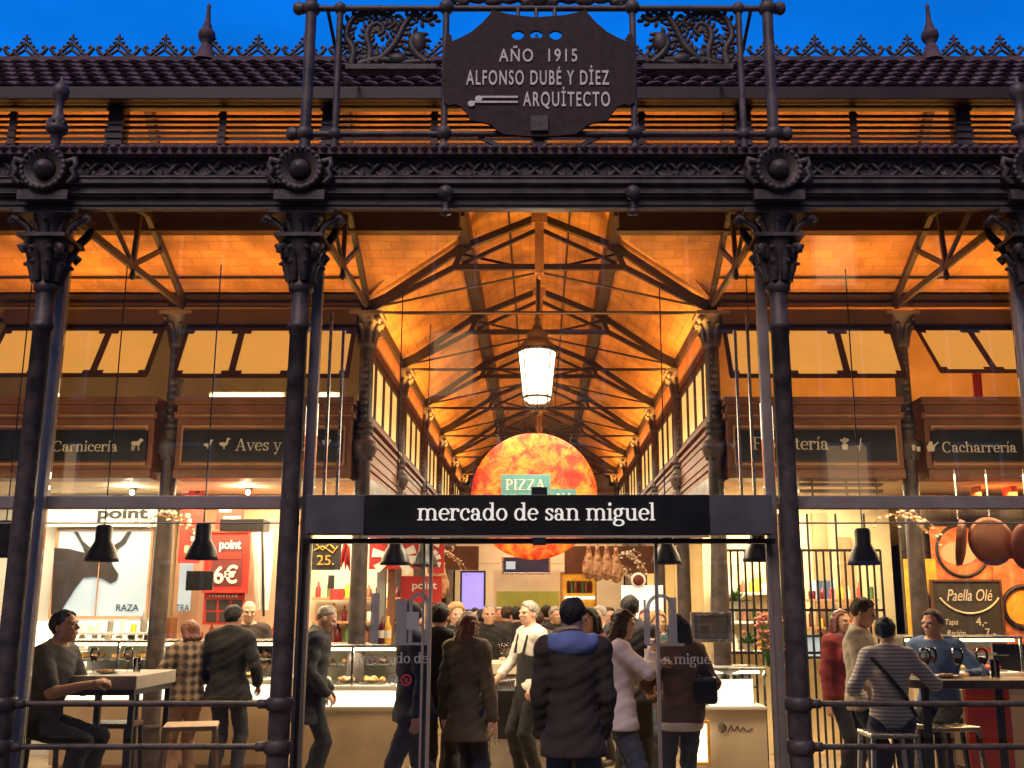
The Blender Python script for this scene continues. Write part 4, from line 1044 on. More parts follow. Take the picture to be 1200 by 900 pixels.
m.build('pepper', 'red', t)
def burst(cx, cy, s, Y, parent, angs):
    for a in angs:
        ca, sa = math.cos(R(a)), math.sin(R(a)); q = [(s * .25, -s * .10), (s * 1.0, -s * .2), (s * 1.0, s * .2), (s * .25, s * .10)]
        poly_px([(cx + u * ca - v * sa, cy - (u * sa + v * ca)) for u, v in q], Y, .003, 'white', parent, 'burst_ray')
t = plate('red_banner', 'red banner with white burst rays hung behind the left pendant lamp', 'banner', 432, 491, 630, 667, 12.4, 'red', .02); burst(462, 652, 26, 12.395, t, (-10, 215, 170, -45, 20))
t = plate('red_banner', 'narrow red banner with two white bursts beside the far carvery stall', 'banner', 501, 521, 624, 672, 12.45, 'red', .02); burst(501, 634, 15, 12.44, t, (20, -20, 50)); burst(502, 657, 15, 12.44, t, (20, -20, 50))
t = plate('red_banner', 'red board with small white lettering point under the burst banners', 'banner', 469, 518, 675, 707, 12.6, 'red', .02); text_px('point', 483, 512, 681, 690, 12.59, 'white', t, weight=.015)
for px, w, mm in ((447, 5, 'grey'), (459, 4, 'wood_red'), (424, 3, 'cream')): wall('stall_post', atx(px - w, 12.6), atx(px + w, 12.6), 12.5, 12.6, 0, 2.3, mm)
plate('shelf_card', 'red framed price card on the cream wall left of the brown post', 'price card', 386, 403, 690, 703, 13.0, 'red', .02)
plate('shelf_card', 'tall dark slot in the cream stall wall behind the man in dark coat', 'price card', 384, 392, 674, 690, 13.0, 'dark', .02)

# ---- middle and far things
t = plate('video_screen', 'bright violet video screen far inside left of the bar', 'screen', 541, 567, 671, 714, 17.5, 'purple', .05, frame='dark')
t = plate('wall_tv', 'dark wide television with a small bright picture under the pizza disc', 'television', 590, 643, 654, 671, 18.0, 'screen', .08, frame='chrome'); box_px(593, 604, 658, 667, 17.98, .005).build('picture', 'lightbox_blue', t)
t = plate('lit_shelf', 'yellow lit shelf cabinet with bottles right of the lime panel', 'shelf', 659, 697, 672, 712, 18.0, 'yellow', .25, frame='wood_light'); box_px(664, 694, 681, 695, 17.97, .01).build('shelf_back', 'wood', t); box_px(662, 697, 699, 702, 17.9, .1).build('shelf_board', 'strip', t)
for k in range(7):
    c = at(666 + 4.2 * k, 695, 17.93); m = MB(); m.lathe([(.022, 0), (.024, .12), (.01, .17), (.01, .21)], c, 8); tag(m.build('bottle', ['wine', 'leaf', 'wood_red'][k % 3]), 'small dark bottle on the yellow lit shelf', 'bottle', 'bottles on the yellow lit shelf')
t = plate('light_panel', 'blank glowing white panel above the blond woman', 'light panel', 729, 777, 686, 732, 14.0, 'lightbox', .06)
t = thing('round_emblem', 'round red emblem plate on top of the glowing white panel', 'emblem', at(748, 680, 13.9)); c = at(748, 680, 13.9); rx = Matrix.Rotation(R(90), 4, 'X'); MB().lathe([(0, .02), (.09, .02), (.1, .01), (.1, 0)], c, 20, rx).build('disc', 'white', t); MB().lathe([(0, .026), (.07, .026), (.075, .0)], c, 18, rx).build('emblem_face', 'red_dark', t)
# pizza disc hanging in the nave
PY = 15.0; c = at(626, 581, PY); pr = abs(atx(700, PY, c.z) - c.x)
pz = bpy.data.materials.new('pizza_print'); pz.use_nodes = True; n = pz.node_tree; b = n.nodes['Principled BSDF']; b.inputs['Roughness'].default_value = .5
tc = n.nodes.new('ShaderNodeTexCoord'); nz = n.nodes.new('ShaderNodeTexNoise'); nz.inputs['Scale'].default_value = 4.6; nz.inputs['Detail'].default_value = 9; nz.inputs['Roughness'].default_value = .68; nz.inputs['Distortion'].default_value = .6
rp = n.nodes.new('ShaderNodeValToRGB'); el = rp.color_ramp.elements; el[0].position = .36; el[0].color = (.40, .012, .006, 1); el[1].position = .78; el[1].color = (1.0, .62, .16, 1)
e = el.new(.46); e.color = (.72, .05, .01, 1); e = el.new(.54); e.color = (.88, .17, .018, 1); e = el.new(.63); e.color = (.92, .30, .025, 1)
n.links.new(tc.outputs['Object'], nz.inputs['Vector']); n.links.new(nz.outputs['Fac'], rp.inputs[0]); n.links.new(rp.outputs[0], b.inputs['Base Color']); n.links.new(rp.outputs[0], b.inputs['Emission Color']); b.inputs['Emission Strength'].default_value = .55
M['pizza'] = pz
t = thing('pizza_disc', 'huge round backlit pizza picture hanging above the crowd', 'hanging sign', c)
m = MB(); prof = [(0, .05)] + [(pr * (k / 12), .05) for k in range(1, 12)] + [(pr * .985, .045), (pr, .03), (pr, -.03), (pr * .98, -.05), (0, -.05)]
m.lathe(prof, c, 64, rx); m.build('disc', 'pizza', t)
m = MB()
for s in (-1, 1): m.tube([c + Vector((s * .5, 0, pr * .8)), Vector((s * .9, PY, 5.6))], .006, 5)
m.build('hanging_wire', 'dark', t)
t = plate('pizza_sign', 'teal sign with white letters PIZZA in front of the pizza picture', 'sign', 587, 645, 556, 592, 14.7, 'teal', .02)
box_px(645.5, 675, 573, 592, 14.7, .02).build('panel', 'teal', t)
mbx, w = serif('A', width=.1); a = at(592, 574, 14.7); b = at(639, 559, 14.7)
P_ = {'P': (1.1, [_ln((.3, 0), (.3, 1.42)), ('slab', .06, .56, .03), _arc(.42, 1.05, .5, .37, 90, -90, 14), ('slab', .06, .5, 1.4)]), 'I': (.6, [_ln((.3, 0), (.3, 1.42)), ('slab', .06, .54, .03), ('slab', .06, .54, 1.4)]), 'Z': (1.2, [('slab', .12, 1.04, 1.38), ('slab', .1, 1.1, .03), ('line', 1.0, 1.36, .2, .06, .22)]), 'N': (1.4, [_ln((.25, 0), (.25, 1.42)), _ln((1.15, 0), (1.15, 1.42)), ('line', .25, 1.4, 1.15, .04, .24)]), 'V': (1.3, [('line', .2, 1.4, .65, .04, .24), ('line', 1.1, 1.4, .65, .04, .1), ('slab', 0, .45, 1.4), ('slab', .85, 1.3, 1.4)]), 'E': (1.1, [_ln((.3, 0), (.3, 1.42)), ('slab', .06, 1.0, .03), ('slab', .06, 1.0, 1.4), ('slab', .3, .8, .74)])}
GL.update(P_)
mb, w = serif('PIZZA', width=b.x - a.x, depth=.004); mb.moved(T(a.x, 14.698, a.z)).build('sign_lettering', 'white', t)
for tx, p0, p1 in (('VE', 592, 606), ('NA', 652, 672)):
    a = at(p0, 588, 14.7); b = at(p1, 578, 14.7); mb, w = serif(tx, width=b.x - a.x, depth=.004); mb.moved(T(a.x, 14.698, a.z)).build('sign_lettering', 'white', t)

# ---- bar island with wine glasses
BY = 11.9
x0, x1 = atx(574, BY), atx(634, BY); zt = atz(777, BY)
t = thing('bar_island', 'small bar island with stone top and black panelled front', 'bar counter', ((x0 + x1) / 2, BY, 0))
MB().box(x0 - .05, x1 + .3, BY - .05, BY + .75, zt - .12, zt).build('counter_top', 'cream', t, bevel=.01)
MB().box(x0, x1 + .25, BY, BY + .7, 0, zt - .122).build('counter_body', 'chrome', t, bevel=.02)
MB().box(x0 + .1, x1 - .02, BY - .03, BY - .002, atz(866, BY), zt - .28).build('front_panel', 'black', t, bevel=.02)
m = MB(); m.tube([(x0 + .05, BY - .03, .25), (x0 + .05, BY - .03, zt - .24), (x0 + .1, BY - .03, zt - .19), (x1, BY - .03, zt - .16)], .018, 8); m.build('front_rail', 'chrome', t)

# ---- counters with glass display cases
def counter(label, x0, x1, y, top, h_base, front, strip=True, depth=.8, z_glass=None, foods=('brown_food', 'bread', 'pale_food'), seed=1, post=.5):
    t = thing('display_counter', label, 'display counter', ((x0 + x1) / 2, y, 0)); r = random.Random(seed)
    MB().box(x0, x1, y + .03, y + depth, .12, h_base).box(x0 + .02, x1 - .02, y + .08, y + depth, 0, .119).build('counter_front', front, t, bevel=.006)
    if strip: MB().box(x0 + .01, x1 - .01, y, y + .028, h_base - .17, h_base - .02).build('lit_strip', 'strip', t)
    MB().box(x0 - .01, x1 + .01, y - .02, y + depth, h_base + .001, h_base + .03).build('case_floor', 'white', t, bevel=.004)
    MB().box(x0 - .02, x1 + .02, y + .02, y + depth, top, top + .03).build('case_top', 'chrome', t, bevel=.004)
    MB().box(x0, x1, y + .03, y + .038, h_base + .032, top - .002).build('case_glass', 'glass_case', t)
    m = MB(); n = max(1, int((x1 - x0) / post))
    for i in range(n + 1): xx = x0 + (x1 - x0) * i / n; m.box(xx - .012, xx + .012, y + .04, y + .064, h_base + .031, top)
    m.box(x0, x1, y + depth - .02, y + depth, h_base + .031, top)
    m.build('case_frame', 'chrome', t)
    MB().box(x0 + .03, x1 - .03, y + .3, y + depth - .1, (h_base + top) / 2, (h_base + top) / 2 + .012).build('case_shelf', 'glass_case', t)
    MB().box(x0 + .04, x1 - .04, y + .1, y + .14, top - .03, top - .005).build('case_light', 'tube', t)
    lamp('case_lamp', 'AREA', ((x0 + x1) / 2, y + .17, top - .04), 12 * (x1 - x0), CREAM, (R(-18), 0, 0), (x1 - x0) * .9, .05)
    MB().box(x0 + .01, x1 - .01, y + depth - .035, y + depth - .021, h_base + .031, top - .002).build('case_back', 'white', t)
    k = 0; xx = x0 + .06
    while xx < x1 - .25:
        w = r.uniform(.16, .3)
        for z, yy in ((h_base + .031, y + .12), ((h_base + top) / 2 + .013, y + .36)):
            m = MB(); f = r.choice(foods); m.box(xx, xx + w, yy, yy + .22, z, z + .018)
            tr_ = m.build('food_tray', 'chrome'); tag(tr_, label_food(label), 'food tray', 'food trays in the display counters')
            g = MB()
            for q in range(9): g.ell((xx + r.uniform(.04, w - .04), yy + r.uniform(.04, .18), z + .018 + r.uniform(.015, .035)), (r.uniform(.03, .05), r.uniform(.025, .04), r.uniform(.02, .038)), 7)
            g.build('food', f, tr_)
        xx += w + r.uniform(.02, .08)
    return t
def label_food(l): return 'steel tray of cold food inside the %s' % l.split(' with ')[0]
YB_ = 11.5
counter('butcher display counter with lit white cases', atx(66, YB_, 1.2), atx(206, YB_, 1.2), YB_, 1.36, .95, 'stone', seed=2)
counter('peach front display counter with cases before the red boards', atx(207, YB_, 1.2), atx(326, YB_, 1.2), YB_, 1.36, .95, 'stone', seed=3)
Y2 = 10.9
counter('long beige display counter with lit strip left of the entrance', atx(350, Y2, 1.2), atx(474, Y2, 1.2), Y2, 1.33, .93, 'stone', seed=5)
Y3 = 11.0
t = counter('cream delicatessen counter with glowing white case right of the entrance', atx(808, Y3, 1.0), atx(897, Y3, 1.0), Y3, 1.10, .72, 'cream', strip=False, seed=8)
wall('glow_panel', 0, 0.001, 30, 30.001, 0, .001, 'strip') if False else None
MB().box(atx(832, Y3 - .02, 1), atx(885, Y3 - .02, 1), Y3 + .1, Y3 + .12, atz(830, Y3), atz(797, Y3)).build('lit_back', 'strip', t)
m = MB()
for k in range(3):
    c = at(846 + 1.5 * k, 853, Y3 + .02); m.tube([c + Vector((.035 * math.cos(a) * (1 - .25 * k), -.004, .045 * math.sin(a) * (1 - .25 * k))) for a in np.linspace(0, 6.28, 14)], .004, 5)
m.tube([at(a, b, Y3 + .025) for a, b in _spl([(853, 858), (857, 850), (860, 857), (864, 851), (867, 857), (871, 852), (875, 857), (882, 853)], 4)], .004, 5)
m.build('script_emblem', 'dark', t)
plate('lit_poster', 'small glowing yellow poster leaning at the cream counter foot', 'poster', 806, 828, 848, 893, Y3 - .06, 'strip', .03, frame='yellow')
t = thing('serving_bowl', 'white oval serving bowl on the cream delicatessen counter', 'bowl', at(851, 790, Y3 + .2)); c = at(851, 791, Y3 + .2); MB().lathe([(.0, .0), (.12, .005), (.2, .05), (.23, .10), (.22, .1), (.19, .055), (.1, .02), (0, .018)], c, 24, sx=1, sy=.7).build('bowl', 'white', t)
# flowers in a vase, plant on the shelf
t = thing('flower_vase', 'glass vase of pink flowers at the right end of the delicatessen counter', 'flowers', at(905, 792, 10.9)); c = at(903, 793, 10.9)
m = MB(); m.lathe([(.06, 0), (.07, .1), (.05, .2), (.065, .24)], c, 16); m.build('vase', 'glass_case', t)
m = MB(); l_ = MB(); r = random.Random(4)
for k in range(60):
    d = Vector((r.gauss(0, .09), r.gauss(0, .09), r.uniform(.25, .62))); q = c + d
    for j in range(5):
        a = r.uniform(0, 6.28); m.ell(q + Vector((.02 * math.cos(a), .02 * math.sin(a), r.uniform(-.01, .01))), (.018, .018, .009), 6, Matrix.Rotation(a, 4, 'X'))
    l_.tube([c + Vector((d.x * .2, d.y * .2, .1)), q], .003, 4)
m.build('blossom', 'pink_flower', t); l_.build('stem', 'leaf', t)
def plant(label, px, py, Y, h, seed):
    c = at(px, py, Y); t = thing('potted_plant', label, 'plant', c); r = random.Random(seed)
    MB().lathe([(.05, 0), (.065, .1), (.07, .1), (.055, .09), (.0, .085)], c, 14).build('pot', 'white', t); m = MB()
    for k in range(46):
        a = r.uniform(0, 6.28); e = r.uniform(.2, 1.3); L = h * r.uniform(.5, 1); d = Vector((math.cos(a) * math.cos(e), math.sin(a) * math.cos(e), math.sin(e))); b = c + Vector((0, 0, .1)); s_ = Vector((-math.sin(a), math.cos(a), 0)) * .022
        p1 = b + d * L * .5; p2 = b + d * L + Vector((0, 0, -.03)); m.add([b, p1 + s_, p2, p1 - s_], [(0, 1, 2, 3)])
    m.build('leaves', 'leaf', t)
plant('small green potted plant on the upper shelf behind the grey monitor', 864, 715, 12.6, .22, 1)
plant('trailing green plant above the cream delicatessen counter', 878, 765, 12.4, .2, 2)
t = plate('grey_monitor', 'grey monitor picture hanging behind the right glass screen', 'monitor', 814, 853, 721, 749, 10.2, 'grey', .04, frame='chrome'); poly_px([(816, 731), (836, 729), (836, 745), (832, 745), (830, 733), (816, 734)], 10.19, .003, 'steel', t, 'picture'); m = MB().tube([at(834, 721, 10.22), at(834, 640, 10.22)], .012, 6); m.build('hanger', 'chrome', t)
# shelves behind the delicatessen with jars and bottles
for j, py in enumerate((694, 728, 762)):
    x0, x1 = atx(838, 13.0), atx(935, 13.0); z = atz(py, 13.0)
    MB().box(x0, x1, 13.0, 13.28, z - .03, z).build('wall_shelf', 'white', stalls, bevel=.003)
    r = random.Random(20 + j); k = 0; x = x0 + .08
    while x < x1 - .05:
        h = r.uniform(.12, .28); m = MB(); rad = r.uniform(.03, .05); m.lathe([(rad, 0), (rad * 1.03, h * .6), (rad * .4, h * .8), (rad * .4, h)], (x, 13.12, z), 10)
        tag(m.build('bottle', r.choice(['wood_red', 'leaf', 'paper', 'yellow', 'grey'])), ['bottle or jar on the highest shelf behind the delicatessen counter', 'bottle or jar on the middle shelf behind the delicatessen counter', 'bottle or jar on the lowest shelf behind the delicatessen counter'][j], 'bottle', ['bottles on the highest shelf', 'bottles on the middle shelf', 'bottles on the lowest shelf'][j]); x += r.uniform(.11, .2)
# ---- iron grille with the bright wall behind
GYR = 11.7
x0, x1 = atx(850, GYR), atx(1036, GYR); t = thing('iron_grille', 'tall black iron grille in front of the bright cream wall', 'grille', ((x0 + x1) / 2, GYR, 0)); m = MB()
n = 22
for i in range(n + 1): xx = x0 + (x1 - x0) * i / n; m.box(xx - .011, xx + .011, GYR - .011, GYR + .011, 0, atz(645 if i % 4 else 602, GYR))
m.build('grille_bars', 'dark', t); m = MB()
for py in (645, 715, 765): z = atz(py, GYR); m.box(x0, x1, GYR - .016, GYR + .016, z - .014, z + .014)
m.build('grille_rail', 'dark', t)
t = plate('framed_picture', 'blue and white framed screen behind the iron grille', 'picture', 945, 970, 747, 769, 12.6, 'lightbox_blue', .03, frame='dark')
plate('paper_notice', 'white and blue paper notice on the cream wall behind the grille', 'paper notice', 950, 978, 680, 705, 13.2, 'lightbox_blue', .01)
plate('paper_notice', 'orange label card on the cream wall behind the grille', 'paper notice', 884, 900, 678, 700, 13.2, 'yellow', .01)
wall('wall_panel', atx(958, 13.2), atx(975, 13.2), 13.2, 13.28, 1.2, 2.9, 'wood_light'); wall('wall_panel', atx(990, 13.2), atx(1003, 13.2), 13.22, 13.29, 1.2, 2.6, 'wood_light')
m = MB()
for k in range(4): z = atz(560 + 7.5 * k, 11.25); m.box(atx(935, 11.25, 3), atx(1033, 11.25, 3), 11.2, 11.32, z - .022, z + .01)
for px in (950, 990, 1025): x = atx(px, 11.25, 3); m.box(x - .01, x + .01, 11.19, 11.2, atz(584, 11.25), atz(556, 11.25))
m.build('slat_screen', 'wood', stalls)
# ---- paella stall
t = plate('food_poster', 'peach poster of a paella pan high on the dark brick wall', 'poster', 1094, 1168, 617, 680, 12.9, 'orange', .02)
def ring(cx, cy, r, w, Y, mtl, parent, name, n=28, a0=0, a1=360):
    m = MB(); c = at(cx, cy, Y); R1 = abs(atx(cx + r, Y, c.z) - c.x)
    m.tube([c + Vector((R1 * math.cos(R(a0 + (a1 - a0) * k / n)), 0, R1 * math.sin(R(a0 + (a1 - a0) * k / n)))) for k in range(n + 1)], w, 6); return m.build(name, mtl, parent)
ring(1128, 645, 30, .02, 12.89, 'dark', t, 'pan_outline'); poly_px([(1124 + 22 * math.cos(a), 648 + 14 * math.sin(a)) for a in np.linspace(0, 6.28, 20)[:-1]], 12.895, .003, 'peach', t, 'pan_food')
t = plate('menu_blackboard', 'blackboard menu reading Paella Olé with prices 4 and 7', 'blackboard', 1098, 1170, 682, 752, 12.8, 'chalk', .03, frame='wood')
text_px('Paella Olé', 1110, 1162, 690, 704, 12.79, 'letter_dim', t, shear=.3); text_px('Tapa', 1108, 1122, 725, 732, 12.79, 'letter_dim', t, shear=.25); text_px('4,-', 1144, 1156, 723, 733, 12.79, 'letter_dim', t); text_px('Ración', 1110, 1131, 738, 745, 12.79, 'letter_dim', t, shear=.25); text_px('7,-', 1155, 1166, 736, 746, 12.79, 'letter_dim', t)
ring(1134, 676, 42, .012, 12.79, 'pale_food', t, 'chalk_arc', 16, 215, 325)
t = plate('food_poster', 'orange and yellow poster of paella left of the menu blackboard', 'poster', 1066, 1096, 655, 755, 12.85, 'yellow', .02); ring(1066, 705, 22, .025, 12.84, 'dark', t, 'pan_outline', 14, -80, 80)
t = plate('food_poster', 'orange poster with yellow pan cut by the right photo edge', 'poster', 1172, 1225, 655, 755, 12.85, 'orange', .02); ring(1200, 712, 24, .03, 12.84, 'dark', t, 'pan_outline'); poly_px([(1200 + 20 * math.cos(a), 712 + 20 * math.sin(a)) for a in np.linspace(0, 6.28, 20)[:-1]], 12.845, .003, 'yellow', t, 'pan_food')
for k, (px, py, r, rz, rx_, lab) in enumerate(((1125, 636, 27, 62, 8, 'large copper pan hanging edge on left of the others'), (1162, 634, 28, 8, -6, 'large round copper pan hanging face on in the middle'), (1207, 640, 28, 20, 5, 'dark copper pan hanging at the right photo edge'))):
    Yp = 10.2; c = at(px, py, Yp); rr_ = r / F_PX * (Yp * CP + .1); mt = Matrix.Rotation(R(rz), 4, 'Z') @ Matrix.Rotation(R(90 + rx_), 4, 'X')
    t = thing('copper_pan', lab, 'copper pan', c, 'copper pans hanging over the paella stall')
    m = MB(); m.lathe([(0, .04), (rr_ * .8, .04), (rr_ * .96, .03), (rr_, 0), (rr_ * 1.03, -.012), (rr_ * 1.0, -.012), (rr_ * .93, .022), (rr_ * .78, .03), (0, .03)], c, 36, mt); m.build('pan', 'copper' if k < 2 else 'red_dark', t)
    m = MB(); m.tube([c + Vector((0, 0, rr_)), c + Vector((0, 0, rr_ + .06)), Vector((c.x, Yp, 3.05))], .008, 6); m.build('hook', 'chrome', t)
for (p0, p1, lab) in ((1148, 1187, 'open orange wooden box shelf above the copper pans'), (1190, 1226, 'second orange wooden box shelf at the right photo edge')):
    Yq = 12.2; a = at(p0, 589, Yq); b = at(p1, 556, Yq); t = thing('box_shelf', lab, 'shelf box', a); w = .035; m = MB()
    m.box(a.x, b.x, Yq, Yq + .25, a.z, a.z + w); m.box(a.x, b.x, Yq, Yq + .25, b.z - w, b.z); m.box(a.x, a.x + w, Yq, Yq + .25, a.z + w, b.z - w); m.box(b.x - w, b.x, Yq, Yq + .25, a.z + w, b.z - w); m.build('box_frame', 'orange', t, bevel=.003)
Y5 = 11.6
counter('white display counter with glass case under the menu blackboard', atx(1062, Y5, 1.2), atx(1200, Y5, 1.2), Y5, 1.40, 1.02, 'cream', strip=False, seed=12, foods=('red', 'brown_food', 'yellow'), post=.7)
M['red_paint'] = mat('red_counter', (.42, .035, .015), .45, 0, .15, 3)
Y6 = 10.4; t = thing('red_counter', 'red painted bar counter behind the black bar table', 'bar counter', at(1155, 900, Y6)); a, b = atx(1130, Y6, 1), atx(1182, Y6, 1); MB().box(a, b, Y6, Y6 + .6, 0, 1.0).build('counter_body', 'red_paint', t, bevel=.01); MB().box(a - .03, b + .8, Y6 - .04, Y6 + .64, 1.001, 1.04).build('counter_top', 'dark', t, bevel=.008); MB().box(b + .003, b + .8, Y6 + .02, Y6 + .6, 0, 1.0).build('side_panel', 'cream', t, bevel=.006); MB().box(a - .32, a - .003, Y6 + .02, Y6 + .5, 0, .96).build('side_panel', 'cream', t, bevel=.006)
# red pipes above the right shop fronts, boxes on top of the left ones
m = MB()
for z, y in ((3.98, 12.2), (4.1, 12.4)): m.tube([(2.1, y, z), (6.5, y, z)], .03, 8)
m.tube([(5.05, 11.8, 3.2), (5.05, 11.8, 4.9)], .05, 10); m.tube([(5.8, 11.9, 3.2), (5.8, 11.9, 4.9)], .035, 10); m.build('red_pipe', 'red_pipe', hall)
for i, (px0, px1) in enumerate(((247, 330), (372, 396))):
    a, b = at(px0, 464, 11.5), at(px1, 464, 11.5); t = thing('tube_light', ('long glowing tube light under the awning windows' if i == 0 else 'short glowing tube light beside the entrance column'), 'tube light', a)
    MB().tube([(a.x, 11.5, a.z), (b.x, 11.5, a.z)], .022, 8).build('tube', 'tube', t); MB().box(a.x - .03, b.x + .03, 11.53, 11.58, a.z - .03, a.z + .05).build('fitting', 'white', t)

# ---- spotlights with a visible glare
for i, (px, py, Y, lab) in enumerate(((154, 577, 12.3, 'glowing black spotlight over the butcher stall header'), (290, 577, 12.3, 'glowing black spotlight over the red price boards'))):
    c = at(px, py, Y); t = thing('spotlight', lab, 'spotlight', c)
    MB().tube([c + Vector((0, .04, .02)), c + Vector((0, .1, .16))], .04, 12).tube([c + Vector((0, .1, .16)), c + Vector((0, .1, 3.12 - c.z))], .01, 6).build('housing', 'dark', t); MB().ell(c + Vector((0, .02, 0)), .028, 10).build('bulb', 'bulb', t)
    lamp('spotlight_beam', 'POINT', c + Vector((0, -.08, -.04)), 12, CREAM, size=.03)

# ---- pendant lamps
m = MB(); m.lathe([(.02, .31), (.05, .305), (.062, .295), (.066, .28), (.068, .17), (.085, .14), (.115, .085), (.132, .03), (.138, 0), (.132, 0), (.126, .03), (.108, .08), (.08, .13), (.05, .16), (0, .165)], n=24)
pd = thing('pendant_lamp', 'x', 'pendant lamp', (0, 0, 0), 'black pendant lamps behind the glass'); m.build('lamp_shade', 'dark', pd, local=True)
MB().tube([(0, 0, .29), (0, 0, 2.6)], .006, 6).build('cord', 'dark', pd, local=True); MB().ell((0, 0, .09), .03, 10).build('bulb', 'white', pd, local=True)
PEND = [(119, 658, 8.9, 'black pendant lamp hanging in front of the bull picture'), (236, 656, 8.9, 'black pendant lamp hanging in front of the tall red banner'), (3, 653, 8.9, 'black pendant lamp cut by the left photo edge'), (463, 662, 9.6, 'black pendant lamp hanging in front of the red burst banner'), (781, 661, 9.6, 'black pendant lamp hanging above the woman in brown jacket'), (889, 658, 9.2, 'black pendant lamp hanging beside the right entrance column'), (1013, 662, 8.9, 'black pendant lamp hanging in front of the iron grille'), (498, 664, 11.0, 'black pendant lamp half hidden behind the narrow red banner')]
for i, (px, py, Y, lab) in enumerate(PEND):
    c = at(px, py, Y)
    if i == 0: pd.location = c; pd['label'] = lab
    else: dup(pd, c, random.uniform(0, 1), lab)
# ---- big lantern in the nave
LYN = 11.2; zb, zt = atz(473, LYN), atz(412, LYN); c = Vector((at(629.5, 440, LYN).x, LYN, zb)); t = thing('hanging_lantern', 'glowing tapered lantern hanging from the first roof truss', 'lantern', c)
h = zt - zb
m = MB(); m.lathe([(.02, .0), (.12, .02), (.15, .06), (.205, h), (.0, h + .01)], c, 8); o = m.build('lantern_glass', 'lantern_glass', t); [setattr(p, 'use_smooth', False) for p in o.data.polygons]
m = MB()
for k in range(8):
    a = 2 * math.pi * k / 8; ca, sa = math.cos(a), math.sin(a); m.bar(c + Vector((.153 * ca, .153 * sa, .06)), c + Vector((.21 * ca, .21 * sa, h)), .014, .014)
    m.tube([c + Vector((.155 * ca, .155 * sa, .06)), c + Vector((.16 * ca, .16 * sa, .0)), c + Vector((.11 * ca, .11 * sa, -.04)), c + Vector((.05 * ca, .05 * sa, -.02)), c + Vector((.02 * ca, .02 * sa, -.07))], .008, 5)
m.lathe([(.21, h - .015), (.225, h), (.225, h + .015), (.19, h + .03)], c, 8); m.lathe([(.155, .05), (.165, .06), (.16, .08)], c, 8); m.ell(c + Vector((0, 0, -.09)), .022, 8); m.build('lantern_frame', 'truss', t)
m = MB(); m.lathe([(.225, h + .01), (.2, h + .06), (.13, h + .13), (.11, h + .15), (.12, h + .19), (.06, h + .26), (.03, h + .33), (.04, h + .36), (.02, h + .4)], c, 16); m.build('lantern_cap', 'truss', t); m = MB(); m.tube([c + Vector((0, 0, h + .38)), (c.x, LYN, 5.42)], .012, 6); m.build('chain', 'dark', t)
lamp('lantern_glow', 'POINT', c + Vector((0, -.35, .2)), 30, CREAM, size=.15)

# =================================================================== STALL LIGHTS
def down(x, y, w, d, e, col=WARM, z=3.05): lamp('stall_light', 'AREA', (x, y, z), e, col, (0, 0, 0), w, d)
down(-5.6, 12.3, 1.8, 1.0, 85, CREAM); down(-3.7, 12.2, 1.3, 1.0, 120, WARM); down(-2.5, 12.4, .8, 1.6, 125, CREAM)
down(2.9, 12.3, 1.7, 1.2, 180, CREAM); down(5.6, 11.9, 1.8, .8, 110, (1.0, .55, .22))
for k in range(3): down(-2.9, 15 + 2.8 * k, 1.0, 1.4, 75); down(2.9, 15 + 2.8 * k, 1.0, 1.4, 75)
lamp('nave_light', 'AREA', (0, 14.5, 4.2), 260, CREAM, (0, 0, 0), 1.6, 6.0); lamp('nave_light', 'AREA', (0, 20.5, 4.2), 260, CREAM, (0, 0, 0), 1.6, 4.0)
lamp('lobby_light', 'AREA', (0, 10.2, 2.9), 110, CREAM, (0, 0, 0), 2.6, .5)
for s in (-1, 1): lamp('gallery_fill', 'AREA', (s * 4.0, 9.2, 2.95), 34, WARM, (R(112), 0, 0), 3.6, .12); lamp('gallery_fill', 'AREA', (s * 4.0, 10.3, 3.0), 75, WARM, (0, 0, 0), 3.4, .5)  # added unseen fill: one strip aimed at the cornice wood, one downwards

# ---- dried branches fixed to the inner columns, price cards and bottles on the counters
def branch(label, px, py, Y, seed):
    c = at(px, py, Y); t = thing('dried_branch', label, 'dried branch', c, 'dried branches on the inner columns'); r = random.Random(seed); m = MB(); l = MB()
    for k in range(9):
        a = r.uniform(-.3, 2.6); L = r.uniform(.2, .42); pts = [c + Vector((L * q * math.cos(a) + .03 * math.sin(q * 5 + k), -.1 * q * r.random(), L * q * math.sin(a) * .8 - .25 * q * q)) for q in (0, .25, .5, .75, 1)]
        m.tube(pts, [.012, .010, .008, .006, .003], 5)
        for q in pts[1:]: l.ell(q + Vector((r.uniform(-.03, .03), -.01, r.uniform(-.03, .03))), (r.uniform(.012, .028), .01, r.uniform(.01, .02)), 6)
    m.build('twig', 'wood_light', t); l.build('bud', 'paper', t)
branch('pale dried branch on the inner column left of the red banner', 197, 606, 10.9, 5)
branch('pale dried branch on the inner column left of the paella stall', 1058, 606, 10.9, 9)
for i, (px, lab) in enumerate(((150, 'black price card standing on the butcher counter under RAZA'), (168, 'black price card at the right end of the butcher counter top'), (122, 'small white price card on the butcher counter top'))):
    plate('price_card', lab, 'price card', px, px + 8, 744, 752, 11.55, 'chalk' if i < 2 else 'paper', .015)
def bottle(label, px, Y, z, m_, h=.28, group=None):
    c = Vector((atx(px, Y, z), Y, z)); t = thing('bottle', label, 'bottle', c, group); MB().lathe([(.036, 0), (.038, .01), (.038, h * .6), (.014, h * .78), (.013, h), (0, h)], c, 14).build('bottle_body', m_, t); MB().lathe([(.0385, h * .2), (.0388, h * .48)], c, 14).build('bottle_label', 'paper', t)
for i, px in enumerate((440, 447, 454)): bottle(['green bottle on the beige counter top left of two others', 'dark red bottle on the beige counter top between two others', 'amber bottle on the beige counter top right of two others'][i], px, 11.3, 1.361, ['leaf', 'wine', 'yellow'][i])
